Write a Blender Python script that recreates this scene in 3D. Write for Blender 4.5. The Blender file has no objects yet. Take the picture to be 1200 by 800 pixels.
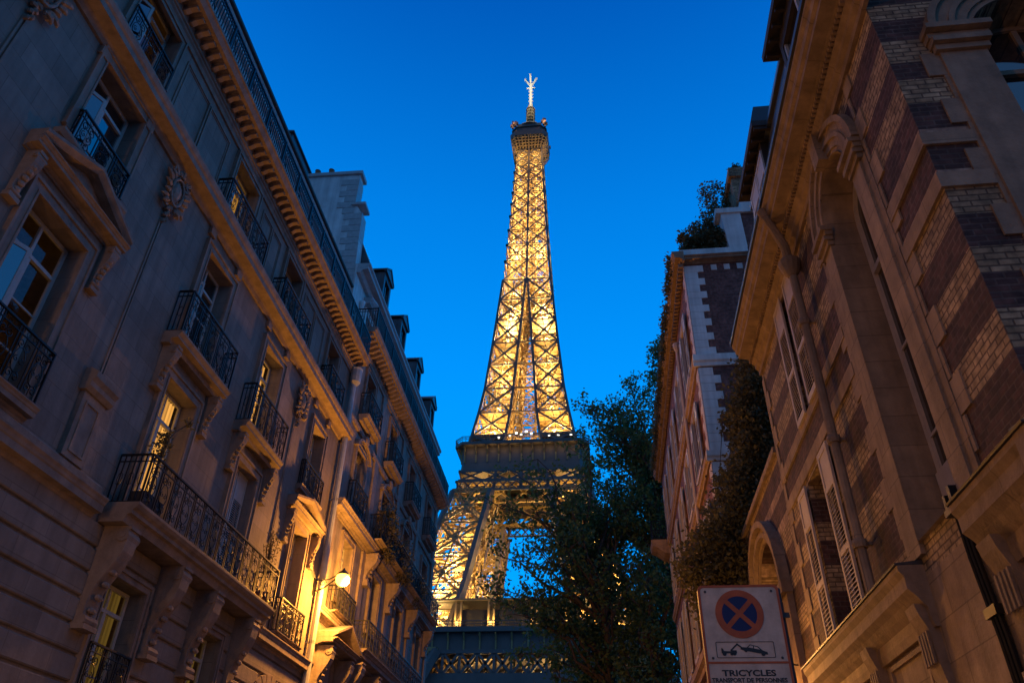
import bpy, bmesh, math, random
import numpy as np
from math import sin, cos, pi, radians, sqrt
from mathutils import Vector, Matrix
from mathutils.geometry import tessellate_polygon
random.seed(7); rng = np.random.default_rng(7)
S = bpy.context.scene; COL = S.collection

# ------------------------------------------------------------------ camera
FPX, PITCH, ROLL, HEAD = 887.86, radians(34.891), radians(1.367), radians(7.477)
F = Vector((-sin(HEAD)*cos(PITCH), cos(HEAD)*cos(PITCH), sin(PITCH)))
R0 = Vector((cos(HEAD), sin(HEAD), 0)); U0 = R0.cross(F)
Rv = cos(ROLL)*R0 + sin(ROLL)*U0; Uv = -sin(ROLL)*R0 + cos(ROLL)*U0
cd = bpy.data.cameras.new('camera'); cam = bpy.data.objects.new('camera', cd); COL.objects.link(cam)
cam.matrix_world = Matrix(((Rv.x, Uv.x, -F.x, 0), (Rv.y, Uv.y, -F.y, 0), (Rv.z, Uv.z, -F.z, 1.6), (0, 0, 0, 1)))
cd.sensor_width = 36; cd.lens = 36*FPX/1200; cd.clip_start = .05; cd.clip_end = 6000
S.camera = cam

# ------------------------------------------------------------------ world: blue hour, brightest low in the west (+Y)
W = bpy.data.worlds.new("World"); S.world = W; W.use_nodes = True
nt = W.node_tree; nt.nodes.clear()
def N(t, **k):
    n = nt.nodes.new(t)
    for a, b in k.items(): setattr(n, a, b)
    return n
out = N('ShaderNodeOutputWorld'); bg = N('ShaderNodeBackground'); bg2 = N('ShaderNodeBackground'); add = N('ShaderNodeAddShader')
tc = N('ShaderNodeTexCoord'); sep = N('ShaderNodeSeparateXYZ'); ramp = N('ShaderNodeValToRGB')
nt.links.new(tc.outputs['Generated'], sep.inputs[0])
nt.links.new(sep.outputs['Z'], ramp.inputs[0])
els = ramp.color_ramp.elements
els[0].position = 0.0; els[0].color = (.0, .36, 1.0, 1)
els[1].position = 1.0; els[1].color = (.0, .04, .15, 1)
for p, c in ((.3, (.0, .325, .97, 1)), (.5, (.0, .27, .87, 1)), (.7, (.0, .178, .66, 1)), (.86, (.0, .086, .42, 1))):
    e = els.new(p); e.color = c
az = N('ShaderNodeMapRange'); az.inputs['From Min'].default_value = -.45; az.inputs['From Max'].default_value = .40
az.inputs['To Min'].default_value = 0; az.inputs['To Max'].default_value = 1.0
nt.links.new(sep.outputs['Y'], az.inputs['Value'])
mixs = N('ShaderNodeMix', data_type='RGBA'); mixs.inputs[6].default_value = (.04, .12, .29, 1)   # the darker, greyer eastern sky over the city
nt.links.new(az.outputs[0], mixs.inputs[0]); nt.links.new(ramp.outputs[0], mixs.inputs[7])
nt.links.new(mixs.outputs[2], bg.inputs[0]); bg.inputs[1].default_value = 1.21
sky = N('ShaderNodeTexSky', sky_type='NISHITA', sun_disc=False, sun_elevation=radians(-4), sun_rotation=radians(0), ozone_density=4)
nt.links.new(sky.outputs[0], bg2.inputs[0]); bg2.inputs[1].default_value = .05
nt.links.new(bg.outputs[0], add.inputs[0]); nt.links.new(bg2.outputs[0], add.inputs[1]); nt.links.new(add.outputs[0], out.inputs[0])
# the last light of the set sun: a broad, very weak glow from the east-side sky (blue hour has no shadows)
sd = bpy.data.lights.new('sun', 'SUN'); sun = bpy.data.objects.new('sun', sd); COL.objects.link(sun)
sd.energy = .02; sd.angle = radians(40); sd.color = (.6, .7, 1); sun.rotation_euler = (radians(-60), 0, radians(20))
vs = S.view_settings; vs.view_transform = 'Standard'; vs.look = 'None'; vs.gamma = 1; vs.use_curve_mapping = False; vs.exposure = 0
S.cycles.max_bounces = 5; S.cycles.diffuse_bounces = 2; S.cycles.glossy_bounces = 2; S.cycles.transparent_max_bounces = 12
S.cycles.use_light_tree = True; S.cycles.sample_clamp_indirect = 3; S.cycles.use_denoising = True

# ------------------------------------------------------------------ materials
def mat(name, col, rough=.8, metal=0, noise=0, nscale=3, bump=0, bscale=20, emit=None, estr=0, streak=0, joints=None):
    m = bpy.data.materials.new(name); m.use_nodes = True; t = m.node_tree; b = t.nodes['Principled BSDF']
    b.inputs['Base Color'].default_value = (*col, 1); b.inputs['Roughness'].default_value = rough; b.inputs['Metallic'].default_value = metal
    if emit: b.inputs['Emission Color'].default_value = (*emit, 1); b.inputs['Emission Strength'].default_value = estr
    L = t.links
    if noise or bump: co = t.nodes.new('ShaderNodeTexCoord')
    if noise:
        n = t.nodes.new('ShaderNodeTexNoise'); n.inputs['Scale'].default_value = nscale; n.inputs['Detail'].default_value = 8; n.inputs['Roughness'].default_value = .65
        L.new(co.outputs['Object'], n.inputs['Vector'])
        r = t.nodes.new('ShaderNodeMapRange'); r.inputs['From Min'].default_value = .3; r.inputs['From Max'].default_value = .7
        r.inputs['To Min'].default_value = 1-noise; r.inputs['To Max'].default_value = 1+noise*.6
        L.new(n.outputs['Fac'], r.inputs['Value']); fac = r.outputs[0]
        if streak:   # rain streaks: noise stretched along z
            mp = t.nodes.new('ShaderNodeMapping'); mp.inputs['Scale'].default_value = (5, 5, .35); L.new(co.outputs['Object'], mp.inputs[0])
            n2 = t.nodes.new('ShaderNodeTexNoise'); n2.inputs['Scale'].default_value = 1; n2.inputs['Detail'].default_value = 6; L.new(mp.outputs[0], n2.inputs['Vector'])
            r2 = t.nodes.new('ShaderNodeMapRange'); r2.inputs['From Min'].default_value = .35; r2.inputs['From Max'].default_value = .65
            r2.inputs['To Min'].default_value = 1-streak; r2.inputs['To Max'].default_value = 1.05; L.new(n2.outputs['Fac'], r2.inputs['Value'])
            mm = t.nodes.new('ShaderNodeMath'); mm.operation = 'MULTIPLY'; L.new(fac, mm.inputs[0]); L.new(r2.outputs[0], mm.inputs[1]); fac = mm.outputs[0]
        if joints:
            sp = t.nodes.new('ShaderNodeSeparateXYZ'); cb = t.nodes.new('ShaderNodeCombineXYZ'); L.new(co.outputs['Object'], sp.inputs[0]); L.new(sp.outputs['Y'], cb.inputs[0]); L.new(sp.outputs['Z'], cb.inputs[1])
            bk = t.nodes.new('ShaderNodeTexBrick'); bk.inputs['Scale'].default_value = 1; bk.inputs['Brick Width'].default_value = joints[0]; bk.inputs['Row Height'].default_value = joints[1]; bk.inputs['Mortar Size'].default_value = .008; bk.inputs['Mortar Smooth'].default_value = .5
            bk.inputs['Color1'].default_value = (.86, .86, .86, 1); bk.inputs['Color2'].default_value = (1.06, 1.06, 1.06, 1); bk.inputs['Mortar'].default_value = (.62, .62, .62, 1); L.new(cb.outputs[0], bk.inputs['Vector'])
            m3 = t.nodes.new('ShaderNodeMath'); m3.operation = 'MULTIPLY'; L.new(fac, m3.inputs[0]); L.new(bk.outputs['Color'], m3.inputs[1]); fac = m3.outputs[0]
        v = t.nodes.new('ShaderNodeVectorMath'); v.operation = 'SCALE'; v.inputs[0].default_value = col
        L.new(fac, v.inputs['Scale']); L.new(v.outputs[0], b.inputs['Base Color'])
    if bump:
        n3 = t.nodes.new('ShaderNodeTexNoise'); n3.inputs['Scale'].default_value = bscale; n3.inputs['Detail'].default_value = 5; L.new(co.outputs['Object'], n3.inputs['Vector'])
        bp = t.nodes.new('ShaderNodeBump'); bp.inputs['Strength'].default_value = bump; bp.inputs['Distance'].default_value = .02
        L.new(n3.outputs['Fac'], bp.inputs['Height']); L.new(bp.outputs[0], b.inputs['Normal'])
    return m
M = {}
M['stone'] = mat('pale_limestone', (.26, .215, .18), .85, noise=.28, nscale=.8, bump=.5, bscale=14, streak=.18, joints=(1.15, .46))
M['trim'] = mat('limestone_moulding', (.28, .215, .17), .8, noise=.28, nscale=3, bump=.4, bscale=25, streak=.2)
M['stone2'] = mat('grey_limestone', (.31, .27, .24), .85, noise=.36, nscale=1.5, bump=.5, bscale=14, streak=.35, joints=(1.0, .42))
M['trim2'] = mat('grey_limestone_moulding', (.32, .26, .22), .8, noise=.3, nscale=4, bump=.4, bscale=25, streak=.25)
M['iron'] = mat('black_iron', (.012, .013, .016), .45, metal=.3, noise=.3, nscale=8)
M['zinc'] = mat('zinc_roof', (.13, .15, .17), .45, metal=.5, noise=.3, nscale=2, streak=.2)
M['slate'] = mat('slate', (.06, .07, .085), .5, noise=.4, nscale=5, bump=.4, bscale=30)
M['white'] = mat('white_window_paint', (.46, .46, .44), .5, noise=.12, nscale=6)
M['greypaint'] = mat('old_grey_paint', (.46, .49, .50), .55, noise=.2, nscale=6)
M['pane'] = mat('window_glass', (.012, .014, .018), .04); M['pane'].node_tree.nodes['Principled BSDF'].inputs['IOR'].default_value = 2.7
M['plaster'] = mat('painted_plaster', (.76, .80, .80), .85, noise=.18, nscale=1.5, bump=.3, streak=.2)
M['villa'] = mat('sandstone', (.37, .265, .18), .85, noise=.3, nscale=3, bump=.5, bscale=30, streak=.3, joints=(.7, .365))
M['villac'] = mat('sandstone_cornice', (.35, .245, .165), .8, noise=.32, nscale=4, bump=.4, bscale=30, streak=.25, joints=(.9, 5))
M['shut'] = mat('pale_shutter_paint', (.50, .42, .38), .6, noise=.15, nscale=7)
M['lead'] = mat('lead_flashing', (.05, .05, .055), .5, noise=.3)
M['timber'] = mat('dark_timber', (.035, .03, .03), .7, noise=.3, nscale=6)
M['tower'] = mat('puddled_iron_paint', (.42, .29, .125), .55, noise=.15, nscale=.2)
M['towerdark'] = mat('tower_iron_unlit', (.17, .14, .13), .6, noise=.2, nscale=.2)  # same iron, darker: shade of the unlit outer parts put into the colour
M['towerwhite'] = mat('antenna_white', (.8, .78, .72), .5)
M['leaf'] = mat('leaf_green', (.10, .15, .04), .6, noise=.5, nscale=1.2)
M['leafdark'] = mat('ivy_green', (.13, .115, .05), .6, noise=.5, nscale=2.5)
for k_ in ('leaf', 'leafdark'):
    t = M[k_].node_tree; b = t.nodes['Principled BSDF']; src = b.inputs['Base Color'].links[0].from_socket
    tl = t.nodes.new('ShaderNodeBsdfTranslucent'); ms = t.nodes.new('ShaderNodeMixShader'); ms.inputs[0].default_value = .45
    t.links.new(src, tl.inputs[0]); t.links.new(b.outputs[0], ms.inputs[1]); t.links.new(tl.outputs[0], ms.inputs[2]); t.links.new(ms.outputs[0], t.nodes['Material Output'].inputs[0])
M['bark'] = mat('bark', (.07, .055, .045), .9, noise=.4, nscale=5, bump=.6)
M['terracotta'] = mat('terracotta', (.35, .12, .06), .8, noise=.2)
M['asphalt'] = mat('asphalt', (.05, .05, .052), .9, noise=.2, nscale=8, bump=.4, bscale=80)
M['paving'] = mat('pavement_stone', (.22, .21, .2), .9, noise=.2, nscale=5, bump=.3)
M['earth'] = mat('earth', (.09, .085, .07), 1, noise=.3)
M['bulb'] = mat('lantern_globe', (1, .8, .5), .4, emit=(1, .40, .045), estr=9)
M['beacon'] = mat('white_lamp', (1, 1, 1), .4, emit=(1, .95, .75), estr=3)
M['gold_lamp'] = mat('sodium_lamp', (1, .8, .4), .4, emit=(1, .6, .15), estr=2.5)
def curtain(name, c, e):
    m = mat(name, (.14, .10, .07), .9); t = m.node_tree; b = t.nodes['Principled BSDF']
    co = t.nodes.new('ShaderNodeTexCoord'); w = t.nodes.new('ShaderNodeTexWave'); w.bands_direction = 'Y'
    w.inputs['Scale'].default_value = 2.3; w.inputs['Distortion'].default_value = 1.2; w.inputs['Detail'].default_value = 2
    mp = t.nodes.new('ShaderNodeMapping'); mp.inputs['Scale'].default_value = (1, 1, .12)
    t.links.new(co.outputs['Object'], mp.inputs[0]); t.links.new(mp.outputs[0], w.inputs[0])
    r = t.nodes.new('ShaderNodeValToRGB'); r.color_ramp.elements[0].color = (*[x*.35 for x in c], 1); r.color_ramp.elements[1].color = (*c, 1)
    t.links.new(w.outputs['Fac'], r.inputs[0]); t.links.new(r.outputs[0], b.inputs['Emission Color']); b.inputs['Emission Strength'].default_value = e
    return m
M['lit'] = curtain('lit_room_curtain', (1.0, .46, .09), 1.1)
M['litdim'] = curtain('dim_room_curtain', (.75, .33, .06), .13)
M['litmid'] = curtain('amber_room_curtain', (.95, .45, .07), .5)
M['litopen'] = curtain('dim_room_wall', (.85, .36, .05), .22)
M['litlow'] = curtain('faint_room_curtain', (.62, .36, .06), .17)
g = bpy.data.materials.new('clear_glass'); g.use_nodes = True; t = g.node_tree; t.nodes.clear()
o_ = t.nodes.new('ShaderNodeOutputMaterial'); mx = t.nodes.new('ShaderNodeMixShader'); tr = t.nodes.new('ShaderNodeBsdfTransparent'); gl = t.nodes.new('ShaderNodeBsdfGlossy'); fr = t.nodes.new('ShaderNodeFresnel')
gl.inputs['Roughness'].default_value = .03; fr.inputs['IOR'].default_value = 1.5
t.links.new(fr.outputs[0], mx.inputs[0]); t.links.new(tr.outputs[0], mx.inputs[1]); t.links.new(gl.outputs[0], mx.inputs[2]); t.links.new(mx.outputs[0], o_.inputs[0])
M['glass'] = g
def brick_mat(name, horiz, bands, cols, bw=.17, bh=.068):
    """bands: [(z, key)] ascending; key d = dark brick, l = cream brick, s = smooth stone"""
    m = bpy.data.materials.new(name); m.use_nodes = True; t = m.node_tree; L = t.links; b = t.nodes['Principled BSDF']; b.inputs['Roughness'].default_value = .85
    co = t.nodes.new('ShaderNodeTexCoord'); sp = t.nodes.new('ShaderNodeSeparateXYZ'); L.new(co.outputs['Object'], sp.inputs[0])
    cb = t.nodes.new('ShaderNodeCombineXYZ'); L.new(sp.outputs[horiz], cb.inputs[0]); L.new(sp.outputs['Z'], cb.inputs[1])
    def br(c1, c2, mo, w, h):
        k = t.nodes.new('ShaderNodeTexBrick'); k.inputs['Scale'].default_value = 1; k.inputs['Brick Width'].default_value = w; k.inputs['Row Height'].default_value = h
        k.inputs['Mortar Size'].default_value = .0095; k.inputs['Mortar Smooth'].default_value = .3; k.inputs['Bias'].default_value = -.1
        k.inputs['Color1'].default_value = (*c1, 1); k.inputs['Color2'].default_value = (*c2, 1); k.inputs['Mortar'].default_value = (*mo, 1); L.new(cb.outputs[0], k.inputs['Vector']); return k
    A = br(*cols['d'], bw, bh); B = br(*cols['l'], bw, bh); C_ = br(*cols['s'], .9, 2.0)
    zmin, zmax = 0, 24.0
    def ramp(key):
        r = t.nodes.new('ShaderNodeValToRGB'); r.color_ramp.interpolation = 'CONSTANT'; e = r.color_ramp.elements
        mr = t.nodes.new('ShaderNodeMath'); mr.operation = 'DIVIDE'; mr.inputs[1].default_value = zmax; L.new(sp.outputs['Z'], mr.inputs[0]); L.new(mr.outputs[0], r.inputs[0])
        v = lambda k: (1, 1, 1, 1) if k == key else (0, 0, 0, 1)
        e[0].position = 0; e[0].color = v(bands[0][1]); first = True
        for z, k in bands[1:]:
            if first: e[1].position = z/zmax; e[1].color = v(k); first = False
            else: q = e.new(z/zmax); q.color = v(k)
        return r
    def mixc(f, a, c):
        x = t.nodes.new('ShaderNodeMix'); x.data_type = 'RGBA'; L.new(f, x.inputs[0]); L.new(a, x.inputs[6]); L.new(c, x.inputs[7]); return x.outputs[2]
    col = A.outputs[0]; hgt = A.outputs['Fac']
    if len(bands) > 1:
        col = mixc(ramp('l').outputs[0], A.outputs[0], B.outputs[0]); col = mixc(ramp('s').outputs[0], col, C_.outputs[0])
    n = t.nodes.new('ShaderNodeTexNoise'); n.inputs['Scale'].default_value = 2.2; n.inputs['Detail'].default_value = 9; L.new(co.outputs['Object'], n.inputs['Vector'])
    r = t.nodes.new('ShaderNodeMapRange'); r.inputs['From Min'].default_value = .3; r.inputs['From Max'].default_value = .7; r.inputs['To Min'].default_value = .55; r.inputs['To Max'].default_value = 1.25; L.new(n.outputs['Fac'], r.inputs[0])
    v = t.nodes.new('ShaderNodeVectorMath'); v.operation = 'SCALE'; L.new(col, v.inputs[0]); L.new(r.outputs[0], v.inputs['Scale']); L.new(v.outputs[0], b.inputs['Base Color'])
    n5 = t.nodes.new('ShaderNodeTexNoise'); n5.inputs['Scale'].default_value = 11; n5.inputs['Detail'].default_value = 3; L.new(co.outputs['Object'], n5.inputs['Vector'])
    r5 = t.nodes.new('ShaderNodeMapRange'); r5.inputs['From Min'].default_value = .35; r5.inputs['From Max'].default_value = .65; r5.inputs['To Min'].default_value = .62; r5.inputs['To Max'].default_value = 1.22; L.new(n5.outputs['Fac'], r5.inputs[0])
    v5 = t.nodes.new('ShaderNodeVectorMath'); v5.operation = 'SCALE'; L.new(v.outputs[0], v5.inputs[0]); L.new(r5.outputs[0], v5.inputs['Scale']); L.new(v5.outputs[0], b.inputs['Base Color'])
    bp = t.nodes.new('ShaderNodeBump'); bp.invert = True; bp.inputs['Strength'].default_value = .7; bp.inputs['Distance'].default_value = .012; L.new(A.outputs['Fac'], bp.inputs['Height']); L.new(bp.outputs[0], b.inputs['Normal'])
    return m
vb = [(0, 'l'), (4.5, 'd'), (4.9, 'l'), (5.27, 'd'), (5.63, 'l'), (6.0, 'd'), (6.34, 'l'), (6.70, 's'), (6.90, 'd'), (7.24, 's'), (7.47, 'd'), (7.82, 'l'), (8.19, 'd'), (8.50, 'l'), (8.86, 'd'), (9.20, 'l'), (9.5, 'd'), (9.85, 'l')]
vc = dict(d=((.06, .03, .026), (.12, .055, .045), (.12, .08, .065)), l=((.36, .25, .14), (.52, .38, .23), (.16, .105, .065)), s=((.42, .29, .21), (.45, .31, .23), (.25, .16, .12)))
M['vside'] = brick_mat('striped_brick_street_side', 'Y', vb, vc); M['vfront'] = brick_mat('striped_brick_end_side', 'X', vb, vc)
rc = dict(d=((.20, .085, .07), (.28, .12, .10), (.17, .12, .11)), l=((.3, .2, .2),)*3, s=((.3, .2, .2),)*3)
M['rfront'] = brick_mat('dark_red_brick_end', 'X', [(0, 'd')], rc, .22, .11); M['rside'] = brick_mat('dark_red_brick_street', 'Y', [(0, 'd')], rc, .22, .11)

# ------------------------------------------------------------------ mesh helpers
class MB:
    def __init__(s, tf=None): s.v = []; s.f = []; s.tf = tf or (lambda x, y, z: (x, y, z))
    def pt(s, p): s.v.append(s.tf(*p)); return len(s.v)-1
    def poly(s, pts): s.f.append([s.pt(p) for p in pts])
    def box(s, x0, x1, y0, y1, z0, z1):
        i = [s.pt((x, y, z)) for z in (z0, z1) for y in (y0, y1) for x in (x0, x1)]
        for q in ((0, 2, 3, 1), (4, 5, 7, 6), (0, 1, 5, 4), (2, 6, 7, 3), (0, 4, 6, 2), (1, 3, 7, 5)): s.f.append([i[k] for k in q])
    def hexa(s, P):   # 8 points as in box order
        i = [s.pt(p) for p in P]
        for q in ((0, 2, 3, 1), (4, 5, 7, 6), (0, 1, 5, 4), (2, 6, 7, 3), (0, 4, 6, 2), (1, 3, 7, 5)): s.f.append([i[k] for k in q])
    def prof(s, pr, y0, y1, dz=0):   # closed (x,z) polygon swept along y
        a = [s.pt((x, y0, z)) for x, z in pr]; b = [s.pt((x, y1, z+dz)) for x, z in pr]; n = len(pr)
        for i in range(n): s.f.append([a[i], a[(i+1) % n], b[(i+1) % n], b[i]])
        s.cap([Vector((x, z, 0)) for x, z in pr], a); s.cap([Vector((x, z, 0)) for x, z in pr], b)
    def cap(s, poly2, idx):
        for tri in tessellate_polygon([poly2]): s.f.append([idx[k] for k in tri])
    def tube(s, pts, r, n=4, close=False):
        P = [Vector(p) for p in pts]; rings = []; L = len(P)
        rr = r if isinstance(r, (list, tuple)) else [r]*L
        for i, p in enumerate(P):
            d = (P[(i+1) % L]-P[i-1]) if close else (P[min(i+1, L-1)]-P[max(i-1, 0)])
            if d.length < 1e-9: d = Vector((0, 0, 1))
            d.normalize(); u = d.orthogonal().normalized() if abs(d.z) > .99 else d.cross(Vector((0, 0, 1))).normalized(); w = d.cross(u)
            rings.append([s.pt(p+(u*cos(2*pi*k/n+pi/4)+w*sin(2*pi*k/n+pi/4))*rr[i]) for k in range(n)])
        for i in range(L if close else L-1):
            a, b = rings[i], rings[(i+1) % L]
            for k in range(n): s.f.append([a[k], a[(k+1) % n], b[(k+1) % n], b[k]])
        if not close: s.f.append(rings[0][::-1]); s.f.append(rings[-1])
    def lathe(s, pr, c, n=12, axis='z'):
        rings = []
        for r, h in pr:
            rg = []
            for k in range(n):
                a = 2*pi*k/n
                if axis == 'z': q = (c[0]+r*cos(a), c[1]+r*sin(a), c[2]+h)
                elif axis == 'y': q = (c[0]+r*cos(a), c[1]+h, c[2]+r*sin(a))
                else: q = (c[0]+h, c[1]+r*cos(a), c[2]+r*sin(a))
                rg.append(s.pt(q))
            rings.append(rg)
        for a, b in zip(rings, rings[1:]):
            for k in range(n): s.f.append([a[k], a[(k+1) % n], b[(k+1) % n], b[k]])
        s.f.append(rings[0][::-1]); s.f.append(rings[-1])
    def blob(s, c, r, n=7, m=5):
        rx, ry, rz = r if isinstance(r, (list, tuple)) else (r, r, r)
        rings = []
        for j in range(1, m):
            th = pi*j/m; rings.append([s.pt((c[0]+rx*sin(th)*cos(2*pi*k/n), c[1]+ry*sin(th)*sin(2*pi*k/n), c[2]+rz*cos(th))) for k in range(n)])
        for a, b in zip(rings, rings[1:]):
            for k in range(n): s.f.append([a[k], a[(k+1) % n], b[(k+1) % n], b[k]])
        s.f.append(rings[0]); s.f.append(rings[-1][::-1])
    def build(s, name, m, parent=None, label=None, smooth=False):
        me = bpy.data.meshes.new(name); me.from_pydata([tuple(v) for v in s.v], [], s.f); me.materials.append(m)
        if smooth: me.shade_smooth()
        o = bpy.data.objects.new(name, me); COL.objects.link(o)
        if parent: o.parent = parent
        if label: o['label'] = label
        return o
def empty(name, label, cat, loc=(0, 0, 0), rz=0, group=None):
    o = bpy.data.objects.new(name, None); COL.objects.link(o); o.location = loc; o.rotation_euler = (0, 0, rz); o.empty_display_size = .3
    o['label'] = label; o['category'] = cat
    if group: o['group'] = group
    return o
def tag(o, label=None, cat=None, group=None, kind=None):
    if label: o['label'] = label
    if cat: o['category'] = cat
    if group: o['group'] = group
    if kind: o['kind'] = kind
    return o

# ------------------------------------------------------------------ architectural helpers: local x = outward, y = along the wall, z = up
def arch_loop(ya, yb, za, zb, arch, n=14):
    if not arch: return [(ya, za), (yb, za), (yb, zb), (ya, zb)]
    c = (ya+yb)/2; r = (yb-ya)/2; zs = zb-r*arch
    return [(ya, za), (yb, za)]+[(c+r*cos(pi*k/n), zs+r*arch*sin(pi*k/n)) for k in range(n+1)]
def facade(mb, y0, y1, z0, z1, ops, depth=.35, x=0):
    loops = [[Vector((y0, z0, 0)), Vector((y1, z0, 0)), Vector((y1, z1, 0)), Vector((y0, z1, 0))]]
    for o in ops: loops.append([Vector((a, b, 0)) for a, b in arch_loop(*o[:4], o[4] if len(o) > 4 else 0)][::-1])
    flat = [p for l in loops for p in l]; idx = [mb.pt((x, p.x, p.y)) for p in flat]
    for tri in tessellate_polygon(loops): mb.f.append([idx[k] for k in tri])
    for l in loops[1:]:
        n = len(l)
        for i in range(n):
            a, b = l[i], l[(i+1) % n]; mb.poly([(x, a.x, a.y), (x, b.x, b.y), (x-depth, b.x, b.y), (x-depth, a.x, a.y)])
def shell(mb, y0, y1, z0, z1, deep, x=0):   # the rest of the body behind a facade
    mb.poly([(x, y0, z0), (x-deep, y0, z0), (x-deep, y0, z1), (x, y0, z1)]); mb.poly([(x, y1, z0), (x-deep, y1, z0), (x-deep, y1, z1), (x, y1, z1)])
    mb.poly([(x-deep, y0, z0), (x-deep, y1, z0), (x-deep, y1, z1), (x-deep, y0, z1)]); mb.poly([(x, y0, z1), (x, y1, z1), (x-deep, y1, z1), (x-deep, y0, z1)])
def surround(mb, ya, yb, za, zb, w=.2, p=.06, sill=True):
    mb.box(0, p, ya-w, ya, za, zb); mb.box(0, p, yb, yb+w, za, zb); mb.box(0, p, ya-w, yb+w, zb, zb+w)
    mb.box(0, p+.035, ya-w-.05, ya-w, za, zb+w); mb.box(0, p+.035, yb+w, yb+w+.05, za, zb+w); mb.box(0, p+.035, ya-w-.05, yb+w+.05, zb+w, zb+w+.06)
    mb.box(p, p+.02, ya-.055, ya-.01, za, zb); mb.box(p, p+.02, yb+.01, yb+.055, za, zb); mb.box(p, p+.02, ya-.055, yb+.055, zb+.005, zb+.05)
    if sill: mb.box(0, .14, ya-w, yb+w, za-.14, za-.003)
def scroll(mb, x, y, z, r, turns, a0, sgn, rad, n=11):
    pts = [(x, y+sgn*(r*(1-.8*k/n))*cos(a0+turns*2*pi*k/n), z+(r*(1-.8*k/n))*sin(a0+turns*2*pi*k/n)) for k in range(n+1)]
    mb.tube(pts, rad, 3)
def ornate(mb, x, y0, y1, z0, h, t=.011):
    """ironwork along y at x: rails, balusters, volutes"""
    L = y1-y0; n = max(1, round(L/.46)); s = L/n
    for zz, w in ((z0+.03, .015), (z0+h-.14, .012), (z0+h, .024)): mb.box(x-w, x+w, y0, y1, zz-w*.7, zz+w*.7)
    for i in range(n):
        a = y0+i*s; c = a+s/2; m = z0+(h-.14)*.52; hh = (h-.17)/2
        for yy in (a, a+.07): mb.box(x-t, x+t, yy-t*.8, yy+t*.8, z0, z0+h)
        mb.tube([(x, c+s*.30*sin(2*pi*k/10), m+hh*.55*cos(2*pi*k/10)) for k in range(10)], t, 3, True)
        for sg in (-1, 1):
            scroll(mb, x, c+sg*s*.16, m+hh*.68, s*.17, 1.15, -pi/2, sg, t); scroll(mb, x, c+sg*s*.16, m-hh*.66, s*.17, -1.15, pi/2, sg, t)
            scroll(mb, x, c+sg*s*.12, m, s*.13, 1.1, pi/2, -sg, t*.9, 8)
        mb.tube([(x, c, z0+.03), (x, c, m-hh*.5)], t, 3); mb.tube([(x, c, m+hh*.5), (x, c, z0+h-.14)], t, 3)
        k = 3
        for j in range(k):
            yy = a+s*(j+.5)/k; mb.tube([(x, yy+.045*cos(q*pi/3), z0+h-.07+.05*sin(q*pi/3)) for q in range(6)], t*.7, 3, True)
    mb.box(x-t, x+t, y1-t, y1+t, z0, z0+h)
def ornate_side(mb, x0, x1, y, z0, h, t=.011):   # return of the railing, along x
    for zz, w in ((z0+.03, .015), (z0+h-.14, .012), (z0+h, .024)): mb.box(x0, x1, y-w, y+w, zz-w*.7, zz+w*.7)
    n = max(2, round((x1-x0)/.11))
    for i in range(n+1):
        xx = x0+(x1-x0)*i/n; mb.box(xx-t, xx+t, y-t*.8, y+t*.8, z0, z0+h)
    for i in range(max(1, n//2)):
        c = x0+(x1-x0)*(i+.5)/max(1, n//2); mb.tube([(c+.05*cos(k*pi/4), y, z0+h*.5+.14*sin(k*pi/4)) for k in range(8)], t*.8, 3, True)
def railing(parent, tf, y0, y1, z0, h, x, sides=True, xin=.02, name='railing', label=None):
    mb = MB(tf); ornate(mb, x, y0, y1, z0, h)
    if sides: ornate_side(mb, xin, x-.02, y0, z0, h); ornate_side(mb, xin, x-.02, y1, z0, h)
    return mb.build(name, M['iron'], parent, label)
def console(mb, y, w, z1, depth, h):
    """scrolled bracket under a slab: S profile swept over its width, two volute rolls, a leaf on the front"""
    pr = [(0, z1), (depth, z1), (depth, z1-.06)]
    for k in range(9):
        u = k/8; pr.append((depth*(1-.12*u)*(1-u)**.0*(.93-.55*u+.16*sin(u*2*pi)), z1-.06-u*(h-.14)))
    pr += [(depth*.28, z1-h), (0, z1-h)]
    mb.prof(pr, y-w/2, y+w/2)
    mb.lathe([(depth*.20, -w/2-.03), (depth*.20, w/2+.03)], (depth*.80, y, z1-.06-depth*.2), 10, 'y')
    mb.lathe([(depth*.09, -w/2-.045), (depth*.09, w/2+.045)], (depth*.80, y, z1-.06-depth*.2), 8, 'y')
    mb.lathe([(depth*.14, -w/2-.02), (depth*.14, w/2+.02)], (depth*.34, y, z1-h+.07), 10, 'y')
    for k in range(5): mb.blob((depth*(.74-.09*k), y, z1-.34*h-.13*h*k), (.05, w*.34, .06))
    mb.box(0, depth*.5, y-w/2-.03, y+w/2+.03, z1-h-.09, z1-h-.002)
def cornice_prof(z0, h, p):   # classical: bed mould, soffit, corona, cyma
    return [(0, z0), (p*.12, z0), (p*.16, z0+h*.14), (p*.30, z0+h*.24), (p*.34, z0+h*.34), (p*.80, z0+h*.36), (p*.80, z0+h*.66), (p*.86, z0+h*.70), (p*.90, z0+h*.82), (p, z0+h*.92), (p, z0+h), (0, z0+h)]
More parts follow.
